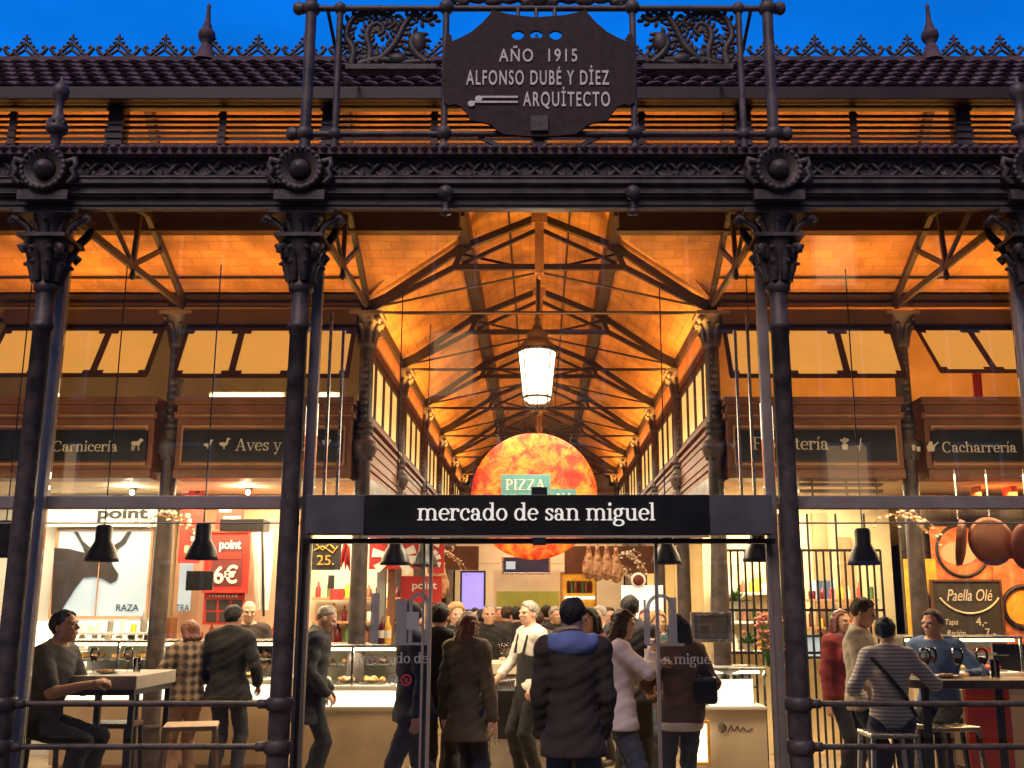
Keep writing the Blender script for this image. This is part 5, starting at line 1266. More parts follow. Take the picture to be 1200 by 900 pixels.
for i, px in enumerate((812, 820)): bottle(['green bottle at the left edge of the cream delicatessen counter', 'dark bottle just right of the green one on the delicatessen counter'][i], px, 11.4, 1.131, ['leaf', 'wood_red'][i])

def shelf_row(lab, grp, px0, px1, py, Y, seed, hs=(.12, .26), cols=('wine', 'leaf', 'paper', 'wood_red', 'yellow', 'red'), board='wood_light'):
    z = atz(py, Y); x0, x1 = atx(px0, Y, z), atx(px1, Y, z); r = random.Random(seed)
    MB().box(x0, x1, Y, Y + .2, z - .03, z).build('wall_shelf', board, stalls, bevel=.003); x = x0 + .05
    while x < x1 - .04:
        h = r.uniform(*hs); rad = r.uniform(.028, .045); q = r.random(); m = MB()
        if q < .6: m.lathe([(rad, 0), (rad * 1.03, h * .6), (rad * .4, h * .78), (rad * .38, h), (0, h)], (x, Y + .1, z), 10)
        else: m.lathe([(rad, 0), (rad * 1.1, h * .5), (rad, h * .55), (rad * .9, h * .6), (0, h * .6)], (x, Y + .1, z), 10)
        tag(m.build('bottle' if q < .6 else 'jar', r.choice(cols)), lab, 'bottle' if q < .6 else 'jar', grp); x += r.uniform(.09, .15)
for j, py in enumerate((700, 728, 753)):
    shelf_row('bottle or jar on the %s shelf of the stall behind the left glass screen' % ('top', 'middle', 'bottom')[j], 'goods on the %s shelf left of the entrance' % ('top', 'middle', 'bottom')[j], 366, 500, py, 13.35, 30 + j)
for j, py in enumerate((741, 760)):
    shelf_row('bottle on the %s back shelf of the butcher stall' % ('upper', 'lower')[j], 'goods on the %s butcher shelf' % ('upper', 'lower')[j], 60, 176, py, 12.7, 40 + j, cols=('paper', 'white', 'yellow', 'grey'), board='white')
shelf_row('jar on the counter shelf under the menu board beside the bald man', 'jars behind the peach counter', 226, 322, 752, 12.8, 50, cols=('paper', 'red', 'leaf', 'yellow'))
for j, py in enumerate((702, 735, 768)):
    shelf_row('bottle or jar on the %s shelf behind the iron grille' % ('top', 'middle', 'bottom')[j], 'goods on the %s shelf behind the grille' % ('top', 'middle', 'bottom')[j], 938, 1030, py, 12.9, 60 + j)
for i, (px, py, Y, lab) in enumerate(((524, 650, 16.5, 'pale dried branch under the beam left of the violet screen'), (718, 668, 15.0, 'pale dried branch over the yellow lit shelf'), (735, 652, 15.2, 'pale dried branch left of the round red emblem'))): branch(lab, px, py, Y, 70 + i)
# hams hanging over the far stalls
for i, (px, py) in enumerate(((690, 650), (700, 652), (711, 651), (722, 654), (512, 668), (519, 672))):
    c = at(px, py, 14.6); t = thing('hanging_ham', ('cured ham hanging in the row over the yellow lit shelf' if i < 4 else 'cured ham hanging beside the narrow red banner'), 'ham', c, ('hams over the yellow shelf' if i < 4 else 'hams beside the red banner'))
    MB().lathe([(0, -.34), (.05, -.32), (.095, -.22), (.09, -.12), (.045, 0), (.025, .1), (.03, .14), (0, .15)], c, 12, sy=.6).build('ham', 'brown_food', t); MB().tube([c + Vector((0, 0, .14)), c + Vector((0, 0, .45))], .006, 5).build('string', 'dark', t)
# =================================================================== PEOPLE
def V3(*a): return np.array(a, dtype=float)
def rotx(a): c, s = math.cos(a), math.sin(a); return np.array([[1, 0, 0], [0, c, -s], [0, s, c]])
def rotz(a): c, s = math.cos(a), math.sin(a); return np.array([[c, -s, 0], [s, c, 0], [0, 0, 1]])
def roty(a): c, s = math.cos(a), math.sin(a); return np.array([[c, 0, s], [0, 1, 0], [-s, 0, c]])
class SDF:
    """smooth union of round cones and ellipsoids on a grid, meshed by surface nets"""
    def __init__(s): s.p = []; s.cut = []; s.cn = 0
    def cone(s, a, b, ra, rb, k=.025): s.p.append(('c', V3(*a), V3(*b), ra, rb, k)); return s
    def ell(s, c, r, Rm=None, k=.03): s.p.append(('e', V3(*c), V3(*r), Rm, None, k)); return s
    def plane(s, pt, nrm): n = V3(*nrm); s.cut.append((V3(*pt), n / np.linalg.norm(n))); return s     # keeps the side the normal points away from
    def mesh(s, h, noise=None):
        lo = np.full(3, 9.0); hi = np.full(3, -9.0); bb = []
        for q in s.p:
            if q[0] == 'c': l = np.minimum(q[1] - q[3], q[2] - q[4]); u = np.maximum(q[1] + q[3], q[2] + q[4])
            else: m_ = np.abs(q[3]) @ q[2] if q[3] is not None else q[2]; l = q[1] - m_; u = q[1] + m_
            bb.append((l, u)); lo = np.minimum(lo, l); hi = np.maximum(hi, u)
        pad = .03 + 2 * h; lo = lo - pad; n = np.ceil((hi + pad - lo) / h).astype(int) + 1
        f = np.full(n, .08)
        ax = [lo[i] + h * np.arange(n[i]) for i in range(3)]
        for q, (l, u) in zip(s.p, bb):
            i0 = np.maximum(0, np.floor((l - .05 - lo) / h).astype(int)); i1 = np.minimum(n, np.ceil((u + .05 - lo) / h).astype(int) + 1)
            sl = tuple(slice(a, b) for a, b in zip(i0, i1))
            X = np.stack(np.meshgrid(ax[0][sl[0]], ax[1][sl[1]], ax[2][sl[2]], indexing='ij'), -1)
            if q[0] == 'c':
                a, b, ra, rb = q[1:5]; ba = b - a; L2 = max(1e-9, ba @ ba); t = np.clip(((X - a) @ ba) / L2, 0, 1)
                d = np.linalg.norm(X - a - t[..., None] * ba, axis=-1) - (ra + (rb - ra) * t)
            else:
                Y = X - q[1]
                if q[3] is not None: Y = Y @ q[3]
                k0 = np.linalg.norm(Y / q[2], axis=-1); k1 = np.linalg.norm(Y / q[2] ** 2, axis=-1); d = k0 * (k0 - 1) / np.maximum(k1, 1e-6)
            g = f[sl]; k = q[5]; hh = np.clip(.5 + .5 * (g - d) / k, 0, 1); f[sl] = g * (1 - hh) + d * hh - k * hh * (1 - hh)
        if noise is not None or s.cut:
            X = np.stack(np.meshgrid(*ax, indexing='ij'), -1)
            if noise is not None: f = f + noise(X)
            for pt, nr in s.cut: f = np.maximum(f, (X - pt) @ nr + (s.cn * (np.sin(X[..., 0] * 140) * np.sin(X[..., 1] * 110 + 1) + .7 * np.sin(X[..., 0] * 63 + X[..., 2] * 80)) if s.cn else 0))
        return surface_nets(f, lo, h)
def surface_nets(f, lo, h):
    ins = f < 0; c = np.zeros(np.array(f.shape) - 1, dtype=int)
    for dx in (0, 1):
        for dy in (0, 1):
            for dz in (0, 1): c += ins[dx:f.shape[0] - 1 + dx, dy:f.shape[1] - 1 + dy, dz:f.shape[2] - 1 + dz]
    act = (c > 0) & (c < 8); idx = -np.ones(c.shape, dtype=int); cells = np.argwhere(act); idx[act] = np.arange(len(cells))
    acc = np.zeros((len(cells), 3)); cnt = np.zeros(len(cells)); cor = [(0, 0, 0), (1, 0, 0), (0, 1, 0), (1, 1, 0), (0, 0, 1), (1, 0, 1), (0, 1, 1), (1, 1, 1)]
    for i in range(8):
        for j in range(i + 1, 8):
            a, b = np.array(cor[i]), np.array(cor[j])
            if np.abs(a - b).sum() != 1: continue
            fa = f[tuple((cells + a).T)]; fb = f[tuple((cells + b).T)]; m = (fa < 0) != (fb < 0); t = np.where(m, fa / np.where(fa - fb == 0, 1, fa - fb), 0)
            acc += np.where(m[:, None], a + t[:, None] * (b - a), 0); cnt += m
    vs = lo + h * (cells + acc / cnt[:, None]); fs = []
    for axis in range(3):
        a1, a2 = [(1, 2), (2, 0), (0, 1)][axis]
        s0 = [slice(None)] * 3; s1 = [slice(None)] * 3; s0[axis] = slice(0, -1); s1[axis] = slice(1, None)
        A, B = ins[tuple(s0)], ins[tuple(s1)]
        e = np.argwhere(A != B); e = e[(e[:, a1] > 0) & (e[:, a2] > 0) & (e[:, a1] < f.shape[a1] - 1) & (e[:, a2] < f.shape[a2] - 1)]
        if not len(e): continue
        d1 = np.zeros(3, int); d1[a1] = 1; d2 = np.zeros(3, int); d2[a2] = 1
        q = np.stack([idx[tuple((e - d1 - d2).T)], idx[tuple((e - d2).T)], idx[tuple(e.T)], idx[tuple((e - d1).T)]], 1)
        fl = ~A[tuple(e.T)]; q[fl] = q[fl][:, ::-1]; fs.append(q)
    return vs, np.concatenate(fs) if fs else np.zeros((0, 4), int)
def np_obj(name, parts, m, parent=None):
    me = bpy.data.meshes.new(name); V = []; Fc = []; o = 0
    for vs, fs in parts: V.append(vs); Fc.append(fs + o); o += len(vs)
    V = np.concatenate(V); Fc = np.concatenate(Fc)
    me.from_pydata(V.tolist(), [], Fc.tolist()); me.polygons.foreach_set('use_smooth', [True] * len(me.polygons)); me.materials.append(M[m] if isinstance(m, str) else m); me.update()
    ob = bpy.data.objects.new(name, me); COL.objects.link(ob)
    if parent is not None: ob.parent = parent
    return ob
def hand_mesh(curl, side):
    """hand along +x from the wrist, palm facing -z, thumb on +y*side"""
    s = SDF(); s.cone((-.01, 0, 0), (.03, 0, 0), .023, .024, .012); s.ell((.055, 0, 0), (.042, .038, .015), None, .012)
    for i, (y, L) in enumerate(((.027, .068), (.009, .078), (-.009, .072), (-.026, .056))):
        p = V3(.088, y * side, 0); a = curl * .5
        for j, fr in enumerate((.45, .32, .23)):
            q = p + L * fr * V3(math.cos(a), .06 * y / .03 * side, -math.sin(a)); s.cone(p, q, .0088 - .0008 * j, .0082 - .0008 * j, .004); p = q; a += curl * .62
    p = V3(.028, .024 * side, -.004); q = p + V3(.03, .026 * side, -.014); s.cone(p, q, .013, .010, .008); s.cone(q, q + V3(.03, .006 * side, -.012 - .012 * curl), .010, .008, .006)
    return s.mesh(.0062)
HAND = {}
def ik(a, b, l1, l2, pole):
    d = b - a; L = min(np.linalg.norm(d), (l1 + l2) * .999); d = d / max(1e-6, np.linalg.norm(d)); x = (l1 * l1 - l2 * l2 + L * L) / (2 * L); h = math.sqrt(max(0, l1 * l1 - x * x))
    p = pole - d * (pole @ d); p = p / max(1e-6, np.linalg.norm(p)); return a + d * x + p * h, a + d * L
SKIN = {'fair': mat('skin_fair', (.62, .36, .25), .5, 0, .08, 14), 'tan': mat('skin_tan', (.48, .26, .16), .5, 0, .08, 14)}
HAIRM = {'black': mat('black_hair', (.012, .009, .008), .75, 0, .3, 40, .5, 120), 'brown': mat('brown_hair', (.05, .022, .012), .7, 0, .35, 40, .5, 120), 'grey': mat('grey_hair', (.30, .27, .24), .5, 0, .25, 40, .5, 120), 'red': mat('auburn_hair', (.16, .05, .025), .45, 0, .35, 40, .5, 120), 'blond': mat('blond_hair', (.42, .25, .10), .45, 0, .3, 40, .5, 120)}
M['eye'] = mat('eye_dark', (.02, .014, .01), .2, 0, 0)
M['shoe'] = mat('dark_shoe', (.03, .025, .022), .4, 0, .2, 10)
def cloth(name, col, var=.2, bump=.5, rough=.9): return mat(name, col, rough, 0, var, 9, bump, 26)
CL = {'black': cloth('black_cloth', (.014, .013, .014)), 'dark_navy': cloth('navy_cloth', (.022, .026, .05)), 'dark_brown': cloth('dark_brown_cloth', (.045, .03, .022)), 'brown': cloth('brown_jacket', (.15, .085, .048)), 'grey': cloth('grey_cloth', (.085, .085, .095)), 'greyblue': cloth('greyblue_shirt', (.11, .19, .42)), 'white': cloth('white_knit', (.62, .54, .50), .08), 'shirt': cloth('white_shirt', (.75, .70, .62), .06), 'beige': cloth('beige_sweater', (.48, .42, .34), .12), 'jeans': cloth('jeans', (.055, .065, .10)), 'jeans_light': cloth('light_jeans', (.12, .14, .2)), 'purple': cloth('plum_top', (.22, .04, .10)), 'red': cloth('dark_red_top', (.22, .03, .03)), 'olive': cloth('olive_coat', (.11, .085, .052)), 'blue': cloth('blue_collar', (.14, .19, .40)), 'charcoal': cloth('charcoal_cloth', (.03, .03, .033)), 'tan': cloth('tan_trousers', (.35, .2, .13)), 'teal': cloth('teal_top', (.05, .1, .11))}
CL['stripe'] = mat_band('striped_knit', (.88, .85, .86), (.36, .33, .40), 'z', .030, .42, lohi=(.25, .9))
CL['plaid'] = mat_band('plaid_wool', (.05, .035, .03), (.34, .25, .19), 'xz', .085, .5)

def person(label, px, Y, yaw, H=1.74, py=None, pose='stand', seat=.78, step=.22, lean=0.0, twist=0.0, aL=None, aR=None, head=(0, 0), top='jacket', topm='black', hem=.02, sleeve=1.0, legm='jeans', hair='short', hairm='black', skin='fair', fat=1.0, fem=False, res=.0135, eyes=True, hood=None, foot_fwd=.30, group=None, armout=0.0, shoes=True):
    k = H / 1.75; S = SDF()
    X = atx(px, Y, 1.6)
    Rl = rotx(lean)            # leaning forward tilts towards -y
    P = V3(0, 0, .95 * k) if pose != 'sit' else V3(0, 0, seat + .10)
    def U(x, y, z): return P + Rl @ V3(x * k, y * k, z * k)
    N = U(0, .0, .55); C = U(0, 0, .36)
    Rh = Rl @ rotz(R(head[0])) @ rotx(-R(head[1]) - lean * .7)
    Hc = N + Rl @ V3(0, -.012, .075) * k + Rh @ V3(0, -.016, .062) * k
    sw = (.158 if fem else .18) * k; hw = .092 * k
    SH = [N + Rl @ V3(s * sw, .005, -.075 * k) for s in (1, -1)]
    HP = [P + V3(s * hw, 0, -.03 * k) for s in (1, -1)]
    # legs
    if pose == 'sit': AN = [V3(s * .12, -foot_fwd - .05 * (s > 0), max(.08, seat - .48)) for s in (1, -1)]; pole = V3(0, -1, .9)
    elif pose == 'walk': AN = [V3(.08, -step * k, .09), V3(-.08, step * k, .11)]; pole = V3(0, -1, 0)
    else: AN = [V3(s * .105 * k, (.03 if s > 0 else -.04), .085 * k) for s in (1, -1)]; pole = V3(0, -1, 0)
    KN = []
    for i in (0, 1):
        kn, an = ik(HP[i], AN[i], .45 * k, .43 * k, pole); KN.append(kn); AN[i] = an
    # arms: targets in the person's frame (x out to that side, -y forward, z up from the floor)
    EL = []; WR = []
    for i, tg in ((0, aL), (1, aR)):
        s = 1 if i == 0 else -1
        w = V3(s * (.25 + armout) * k, -.03 * k, .88 * k) if tg is None else V3(s * tg[0], -tg[1], tg[2])
        e, w = ik(SH[i], w, .295 * k, .262 * k, V3(s * .55, .75, -.35)); EL.append(e); WR.append(w)
    g = fat
    def torso(S, e=0.0, hemdrop=None):
        S.ell(U(0, 0, .03), ((.165 if fem else .158) * k * g + e, .118 * k * g + e, .13 * k + e), Rl, .05)
        S.ell(U(0, 0, .2), ((.125 if fem else .142) * k * g + e, .105 * k * g + e, .17 * k + e), Rl, .06)
        S.ell(U(0, .005, .38), ((.15 if fem else .17) * k * g + e, .115 * k * g + e, .17 * k + e), Rl, .06)
        S.cone(SH[0] + (N - SH[0]) * .1, SH[1] + (N - SH[1]) * .1, .062 * k + e, .062 * k + e, .05)
        for i in (0, 1): S.cone(N + Rl @ V3(0, .01, .0), SH[i] + Rl @ V3(0, .005, .012), .05 * k + e, .05 * k + e, .04)
        if fem:
            for s in (-1, 1): S.ell(U(s * .075, -.09, .36), (.06 * k + e, .055 * k + e, .065 * k + e), Rl, .03)
    def legs(S, e=0.0, stop=1.0):
        for i in (0, 1):
            S.cone(HP[i], KN[i], .086 * k * min(g, 1) + e, .058 * k + e, .03); a = KN[i] + (AN[i] - KN[i]) * stop; S.cone(KN[i], a, .056 * k + e, (.04 if stop == 1 else .046) * k + e * 1.4, .02)
            m_ = KN[i] + (AN[i] - KN[i]) * .3; S.ell(m_ + V3(0, .014, 0), (.05 * k + e, .055 * k + e, .10 * k + e), None, .03)
    def arms(S, e=0.0, upto=1.0):
        for i in (0, 1):
            if upto <= .6: b = SH[i] + (EL[i] - SH[i]) * .75; S.cone(SH[i], b, .056 * k * g + e, .05 * k + e * 1.5, .03)
            else: S.cone(SH[i], EL[i], .056 * k * g + e, .043 * k + e, .03); b = EL[i] + (WR[i] - EL[i]) * (.97 if upto >= 1 else upto); S.cone(EL[i], b, .044 * k + e, (.031 if upto >= 1 else .038) * k + e, .02)
    body = SDF(); torso(body); legs(body); arms(body)
    for i in (0, 1): body.cone(AN[i] + V3(0, .02, -.02), AN[i] + V3(0, -.13 * k, -.05 * k), .04 * k, .03 * k, .02)
    body.cone(N + Rl @ V3(0, 0, -.03), Hc - Rh @ V3(0, -.02, .03), .06 * k * (.85 if fem else 1), .052 * k * (.85 if fem else 1), .03)
    parts = [body.mesh(res if res > .016 else .018)]
    # head
    hs = SDF(); q = k * (.97 if fem else 1.0)
    def Hh(x, y, z): return Hc + Rh @ (V3(x, y, z) * q)
    hs.ell(Hh(0, .008, .03), (.074 * q, .094 * q, .088 * q), Rh, .02); hs.ell(Hh(0, -.025, -.035), (.058 * q, .066 * q, .078 * q), Rh, .03)
    hs.cone(Hh(0, -.058, -.088), Hh(0, -.05, -.08), .024 * q, .03 * q, .025); hs.cone(Hh(0, -.088, .012), Hh(0, -.108, -.022), .009 * q, .0145 * q, .012)
    for s in (-1, 1):
        hs.ell(Hh(s * .076, .012, -.008), (.011 * q, .02 * q, .03 * q), Rh, .008); hs.cone(Hh(s * .02, -.09, .026), Hh(s * .048, -.078, .026), .010 * q, .009 * q, .012); hs.ell(Hh(s * .036, -.076, -.02), (.02 * q, .016 * q, .017 * q), Rh, .015)
    hs.cone(Hh(-.022, -.088, -.052), Hh(.022, -.088, -.052), .008 * q, .008 * q, .008); hs.cone(Hh(0, .01, -.03), N + Rl @ V3(0, .005, .0), .052 * q * (.86 if fem else 1), .056 * q * (.86 if fem else 1), .03)
    parts.append(hs.mesh(.0085 if res < .02 else .012))
    for i in (0, 1):
        s = 1 if i == 0 else -1; cu = .9 if (aL, aR)[i] is not None else .55; key = (cu, s)
        if key not in HAND: HAND[key] = hand_mesh(cu, s)
        vs, fs = HAND[key]; d = WR[i] - EL[i]; d /= np.linalg.norm(d); inward = V3(-s, 0, 0) if (aL, aR)[i] is None else V3(-s * .5, 0, -.85)
        zz = -(inward - d * (inward @ d)); zz /= np.linalg.norm(zz); yy = np.cross(zz, d); parts.append((WR[i] + (vs * k) @ np.stack([d, yy, zz]), fs))
    ob = np_obj('person', parts, SKIN[skin]); ob.location = (X, Y, 0); ob.rotation_euler = (0, 0, R(yaw)); tag(ob, label, 'person', group)
    # clothes
    rs = random.Random(hash(label) % 9999 if False else sum(map(ord, label))); ph = [rs.uniform(0, 6) for _ in range(6)]
    def fold(amp): return lambda X_: amp * (np.sin(X_[..., 2] * 38 + 9 * X_[..., 0] + ph[0] + 2 * np.sin(X_[..., 1] * 13 + ph[1])) * .6 + np.sin(X_[..., 0] * 31 - X_[..., 2] * 17 + ph[2]) * .4 + .5 * np.sin(X_[..., 2] * 71 + X_[..., 1] * 40 + X_[..., 0] * 33 + ph[3]))
    E = {'tshirt': .014, 'shirt': .015, 'sweater': .018, 'jacket': .022, 'coat': .026}[top]
    t = SDF(); torso(t, E); arms(t, E * .8, sleeve)
    hz = {'tshirt': -.08, 'shirt': -.06, 'sweater': -.09, 'jacket': -.12, 'coat': -.36}[top] - hem
    if pose != 'sit' and hz < -.13:
        a, b = U(0, 0, 0), U(0, .01, hz + .0); t.ell(U(0, 0, hz * .6), ((.17) * k * g + E, .13 * k * g + E, .22 * k), Rl, .06); t.cone(U(-.06, 0, hz), U(.06, 0, hz), .145 * k * g + E, .145 * k * g + E, .06)
    elif pose != 'sit': t.cone(U(-.06, .0, hz + .05), U(.06, .0, hz + .05), .112 * k * g + E, .112 * k * g + E, .06)
    if top in ('jacket', 'coat'): t.ell(N + Rl @ V3(0, .012, .018), (.088 * k, .078 * k, .042 * k), Rl, .02)
    elif top == 'sweater': t.ell(N + Rl @ V3(0, .0, .0), (.078 * k, .068 * k, .03 * k), Rl, .02)
    else: t.ell(N + Rl @ V3(0, .004, .01), (.072 * k, .066 * k, .03 * k), Rl, .015)
    up = Rl @ V3(0, 0, 1)
    t.plane(U(0, 0, max(hz, -.10) if pose == 'sit' else hz), -up); t.plane(N + Rl @ V3(0, 0, .05 * k) if top in ('jacket', 'coat') else N + Rl @ V3(0, 0, .022 * k), up + Rl @ V3(0, -.35, 0))
    gname = {'tshirt': 'shirt', 'shirt': 'shirt', 'sweater': 'sweater', 'jacket': 'jacket', 'coat': 'coat'}[top]
    np_obj(gname, [t.mesh(res, fold(.006 if E > .018 else .0042))], CL[topm], ob)
    l = SDF(); l.ell(P + V3(0, 0, .03 * k), ((.160 if fem else .152) * k * g + .006, .112 * k * g + .006, .11 * k), None, .05); legs(l, .012, .96); l.plane(P + V3(0, 0, .13 * k), V3(0, 0, 1))
    np_obj('trousers', [l.mesh(res, fold(.0035))], CL[legm], ob)
    if shoes:
        for i in (0, 1):
            f = SDF(); f.cone(AN[i] + V3(0, .03, -.03), AN[i] + V3(0, -.14 * k, -.05), .046 * k, .038 * k, .02); f.cone(AN[i] + V3(0, 0, .02), AN[i] + V3(0, .01, -.02), .047 * k, .047 * k, .02); f.plane(AN[i] + V3(0, 0, -.083 * k), V3(0, 0, -1)); np_obj('shoe', [f.mesh(max(res, .014))], 'shoe', ob)
    if hair != 'bald':
        hr = SDF(); hr.cn = .008; hr.ell(Hh(0, .010, .034), (.087 * q, .108 * q, .098 * q) if hair != 'receding' else (.080 * q, .101 * q, .092 * q), Rh, .02)
        if hair == 'bun': hr.ell(Hh(0, .115, .05), (.04 * q, .04 * q, .04 * q), Rh, .02)
        fr = Rh @ V3(0, -.78, -.62); hr.plane(Hh(0, -.036, .046) if hair != 'receding' else Hh(0, .0, .03), fr)
        pieces = [hr.mesh(.0095 if res < .02 else .012, lambda X_: .006 * np.sin(X_[..., 0] * 150 + ph[0] + 2 * np.sin(X_[..., 2] * 50)) * np.sin(X_[..., 1] * 130 + ph[1]) * np.sin(X_[..., 2] * 120 + ph[4]) + .006 * np.sin(X_[..., 0] * 55 + X_[..., 2] * 45 + ph[2]) * np.sin(X_[..., 1] * 48 + ph[3]))]
        if hair in ('long', 'bob', 'curly'):
            lg = SDF(); dn = {'long': -.34, 'bob': -.13, 'curly': -.06}[hair]
            for s in (-1, 0, 1): lg.cone(Hh(s * .06, .055 if s else .07, .02), Hh(s * .075, .085 if s else .1, max(dn, -.14)), .042 * q, .04 * q, .03)
            if dn < -.2:
                for s in (-1, 0, 1): lg.cone(Hh(s * .075, .09, -.14), Hh(s * .085, .155, dn), .045 * q, .035 * q, .03)
            for s in (-1, 1): lg.cone(Hh(s * .07, .0, .03), Hh(s * .082, .01, dn * .75), .026 * q, .02 * q, .02)
            if hair == 'curly': lg.ell(Hh(0, .02, .05), (.10 * q, .112 * q, .10 * q), Rh, .02); lg.plane(Hh(0, -.03, .03), fr)
            am = .009 if hair == 'long' else .006
            pieces.append(lg.mesh(.0095 if res < .02 else .012, lambda X_: am * np.sin(X_[..., 0] * 120 + 3 * np.sin(X_[..., 2] * 50)) * np.sin(X_[..., 2] * 70 + 2 * np.sin(X_[..., 1] * 60))))
        np_obj('hair', pieces, HAIRM[hairm], ob)
    if eyes:
        for s in (-1, 1): e = SDF(); e.ell(Hh(s * .031, -.083, .006), (.0125, .008, .0075), Rh, .003); np_obj('eye', [e.mesh(.004)], 'eye', ob)
    if hood:
        hd = SDF(); hd.cone(N + Rl @ V3(-.13, .02, -.02), N + Rl @ V3(.13, .02, -.02), .06, .06, .03); hd.ell(N + Rl @ V3(0, .085, -.03), (.165, .065, .085), Rl, .03); hd.plane(N + Rl @ V3(0, 0, .055), up); np_obj('hood', [hd.mesh(res, fold(.004))], CL[hood], ob)
    ob['_w'] = 0; del ob['_w']
    return ob, dict(P=P, N=N, SH=SH, WR=WR, EL=EL, Hc=Hc, KN=KN, k=k, U=U, Rl=Rl, Rh=Rh)
def worn(name, paths, m, ob, r=.008, n=6):
    mb = MB()
    for p in paths: mb.tube([Vector(a) for a in p], r, n)
    return mb.build(name, m, ob, local=True)

# yaw: 0 faces the street, 180 faces into the hall, 90 faces the right of the photo, -90 the left
# -- left bay
p, J = person('man in grey shirt seated on a stool at the high white table', 56, 8.75, 82, 1.88, pose='sit', seat=.745, lean=.20, aL=(.10, .44, 1.13), aR=(.10, .48, 1.13), head=(0, 12), top='tshirt', topm='grey', sleeve=.5, legm='black', hair='short', hairm='black', fat=1.12)
p, J = person('short haired woman in plaid coat standing with her back to the street', 224, 10.8, 215, 1.58, top='coat', topm='plaid', hem=-.26, legm='tan', hair='curly', hairm='red', head=(12, -6), fem=True, aL=(.22, .2, 1.0), aR=(.22, .2, 1.0))
p, J = person('man in black leather jacket standing before the red price boards', 272, 10.85, 172, 1.74, top='jacket', topm='black', legm='charcoal', hair='short', hairm='black', head=(-18, -2), fat=1.12, aL=(.25, .14, .98), aR=(.25, .14, .98))
p, J = person('bald man in dark top working behind the display counter', 291, 12.2, 20, 1.80, top='sweater', topm='dark_brown', hair='bald', legm='black', aL=(.2, .3, 1.15), aR=(.2, .3, 1.1), head=(0, -8), fat=1.05)
p, J = person('grey haired man in long dark coat bending over the beige counter', 368, 10.3, 95, 1.75, lean=.10, top='coat', topm='charcoal', hem=-.08, legm='black', hair='receding', hairm='grey', head=(0, -24), aL=(.16, .16, .95), aR=(.16, .16, .95))
# -- entrance
p, J = person('person in dark navy clothes striding behind the left glass screen', 487, 9.0, -70, 1.76, pose='walk', step=.30, lean=.06, top='jacket', topm='dark_navy', legm='dark_navy', hair='short', hairm='black', head=(0, 0))
p, J = person('slim person in black jacket seen from behind at the doorway', 514, 9.5, 165, 1.75, top='jacket', topm='black', legm='charcoal', hair='short', hairm='black', fat=.92)
p, J = person('person with auburn hair and long olive coat walking into the hall', 548, 9.0, 150, 1.68, pose='walk', step=.10, top='coat', topm='olive', hem=-.10, legm='dark_navy', hair='bob', hairm='red', fem=True, fat=.92)
p, J = person('older man with receding hair in black behind the bar island', 573, 12.9, 8, 1.76, top='jacket', topm='black', legm='black', hair='receding', hairm='grey', aL=(.16, .32, 1.15), aR=(.14, .32, 1.12), fat=1.1)
p, J = person('grey haired waiter in white shirt and black apron beside the bar island', 622, 11.1, -62, 1.78, top='shirt', topm='shirt', sleeve=.62, legm='black', hair='short', hairm='grey', head=(12, 0), aL=(.26, .10, .96), aR=(.2, .3, 1.0))
def apron(ob, J):
    U = J['U']; s = SDF(); s.ell(U(0, 0, .2), (.172, .135, .3), J['Rl'], .05); s.ell(U(0, 0, -.1), (.195, .155, .36), J['Rl'], .05); s.plane(U(0, 0, .33), (0, 0, 1)); s.plane(U(0, 0, -.4), (0, 0, -1)); s.plane(U(0, .06, 0), (0, 1, 0)); np_obj('apron', [s.mesh(.016)], CL['black'], ob)
    worn('apron_strap', [[U(sx * .09, -.135, .30), U(sx * .10, -.09, .47), U(sx * .09, -.02, .555), U(sx * .09, .07, .51), U(sx * .06, .138, .38), U(-sx * .02, .145, .2)] for sx in (-1, 1)], CL['black'], ob, .013)
apron(p, J)
p, J = person('black haired man in dark brown jacket with blue hood seen from behind', 671, 7.15, 178, 1.77, top='jacket', topm='dark_brown', hem=.06, legm='jeans', hair='short', hairm='black', head=(-22, 0), hood='blue', fat=.92, aL=(.2, .1, .9), aR=(.2, .1, .9))
p, J = person('dark haired woman in plum top behind the man with the blue hood', 691, 9.6, -35, 1.72, top='sweater', topm='purple', legm='black', hair='bob', hairm='black', fem=True)
p, J = person('woman with long wavy brown hair in white sweater eating', 723, 8.75, 92, 1.70, top='sweater', topm='white', hem=.06, legm='jeans', hair='long', hairm='brown', head=(0, -8), fem=True, aL=(.04, .33, 1.26), aR=(.06, .26, 1.40), lean=.03)
p, J = person('tall man in black jacket behind the woman in white sweater', 738, 10.4, 160, 1.83, top='jacket', topm='charcoal', legm='black', hair='short', hairm='black', head=(25, 0), fat=1.1)
p, J = person('blond woman in olive top facing the street under the white panel', 770, 11.4, 15, 1.68, top='sweater', topm='teal', legm='jeans', hair='curly', hairm='blond', fem=True, aL=(.12, .25, 1.15), aR=(.12, .25, 1.15))
p, J = person('dark haired woman in brown jacket and grey jeans standing with back turned', 795, 8.95, 188, 1.66, top='jacket', topm='brown', hem=-.02, legm='charcoal', hair='bob', hairm='black', fem=True, fat=1.1, aL=(.2, .22, 1.05), aR=(.2, .22, 1.05))
s = SDF(); s.ell(J['U'](0, 0, -.08), (.192, .15, .16), None, .02); s.plane(J['U'](0, 0, -.09), (0, 0, 1)); s.plane(J['U'](0, 0, -.165), (0, 0, -1)); np_obj('shirt_hem', [s.mesh(.0135)], CL['shirt'], p)
M['bag'] = mat('black_leather_bag', (.015, .014, .014), .35, 0, .2, 10, .2, 50)
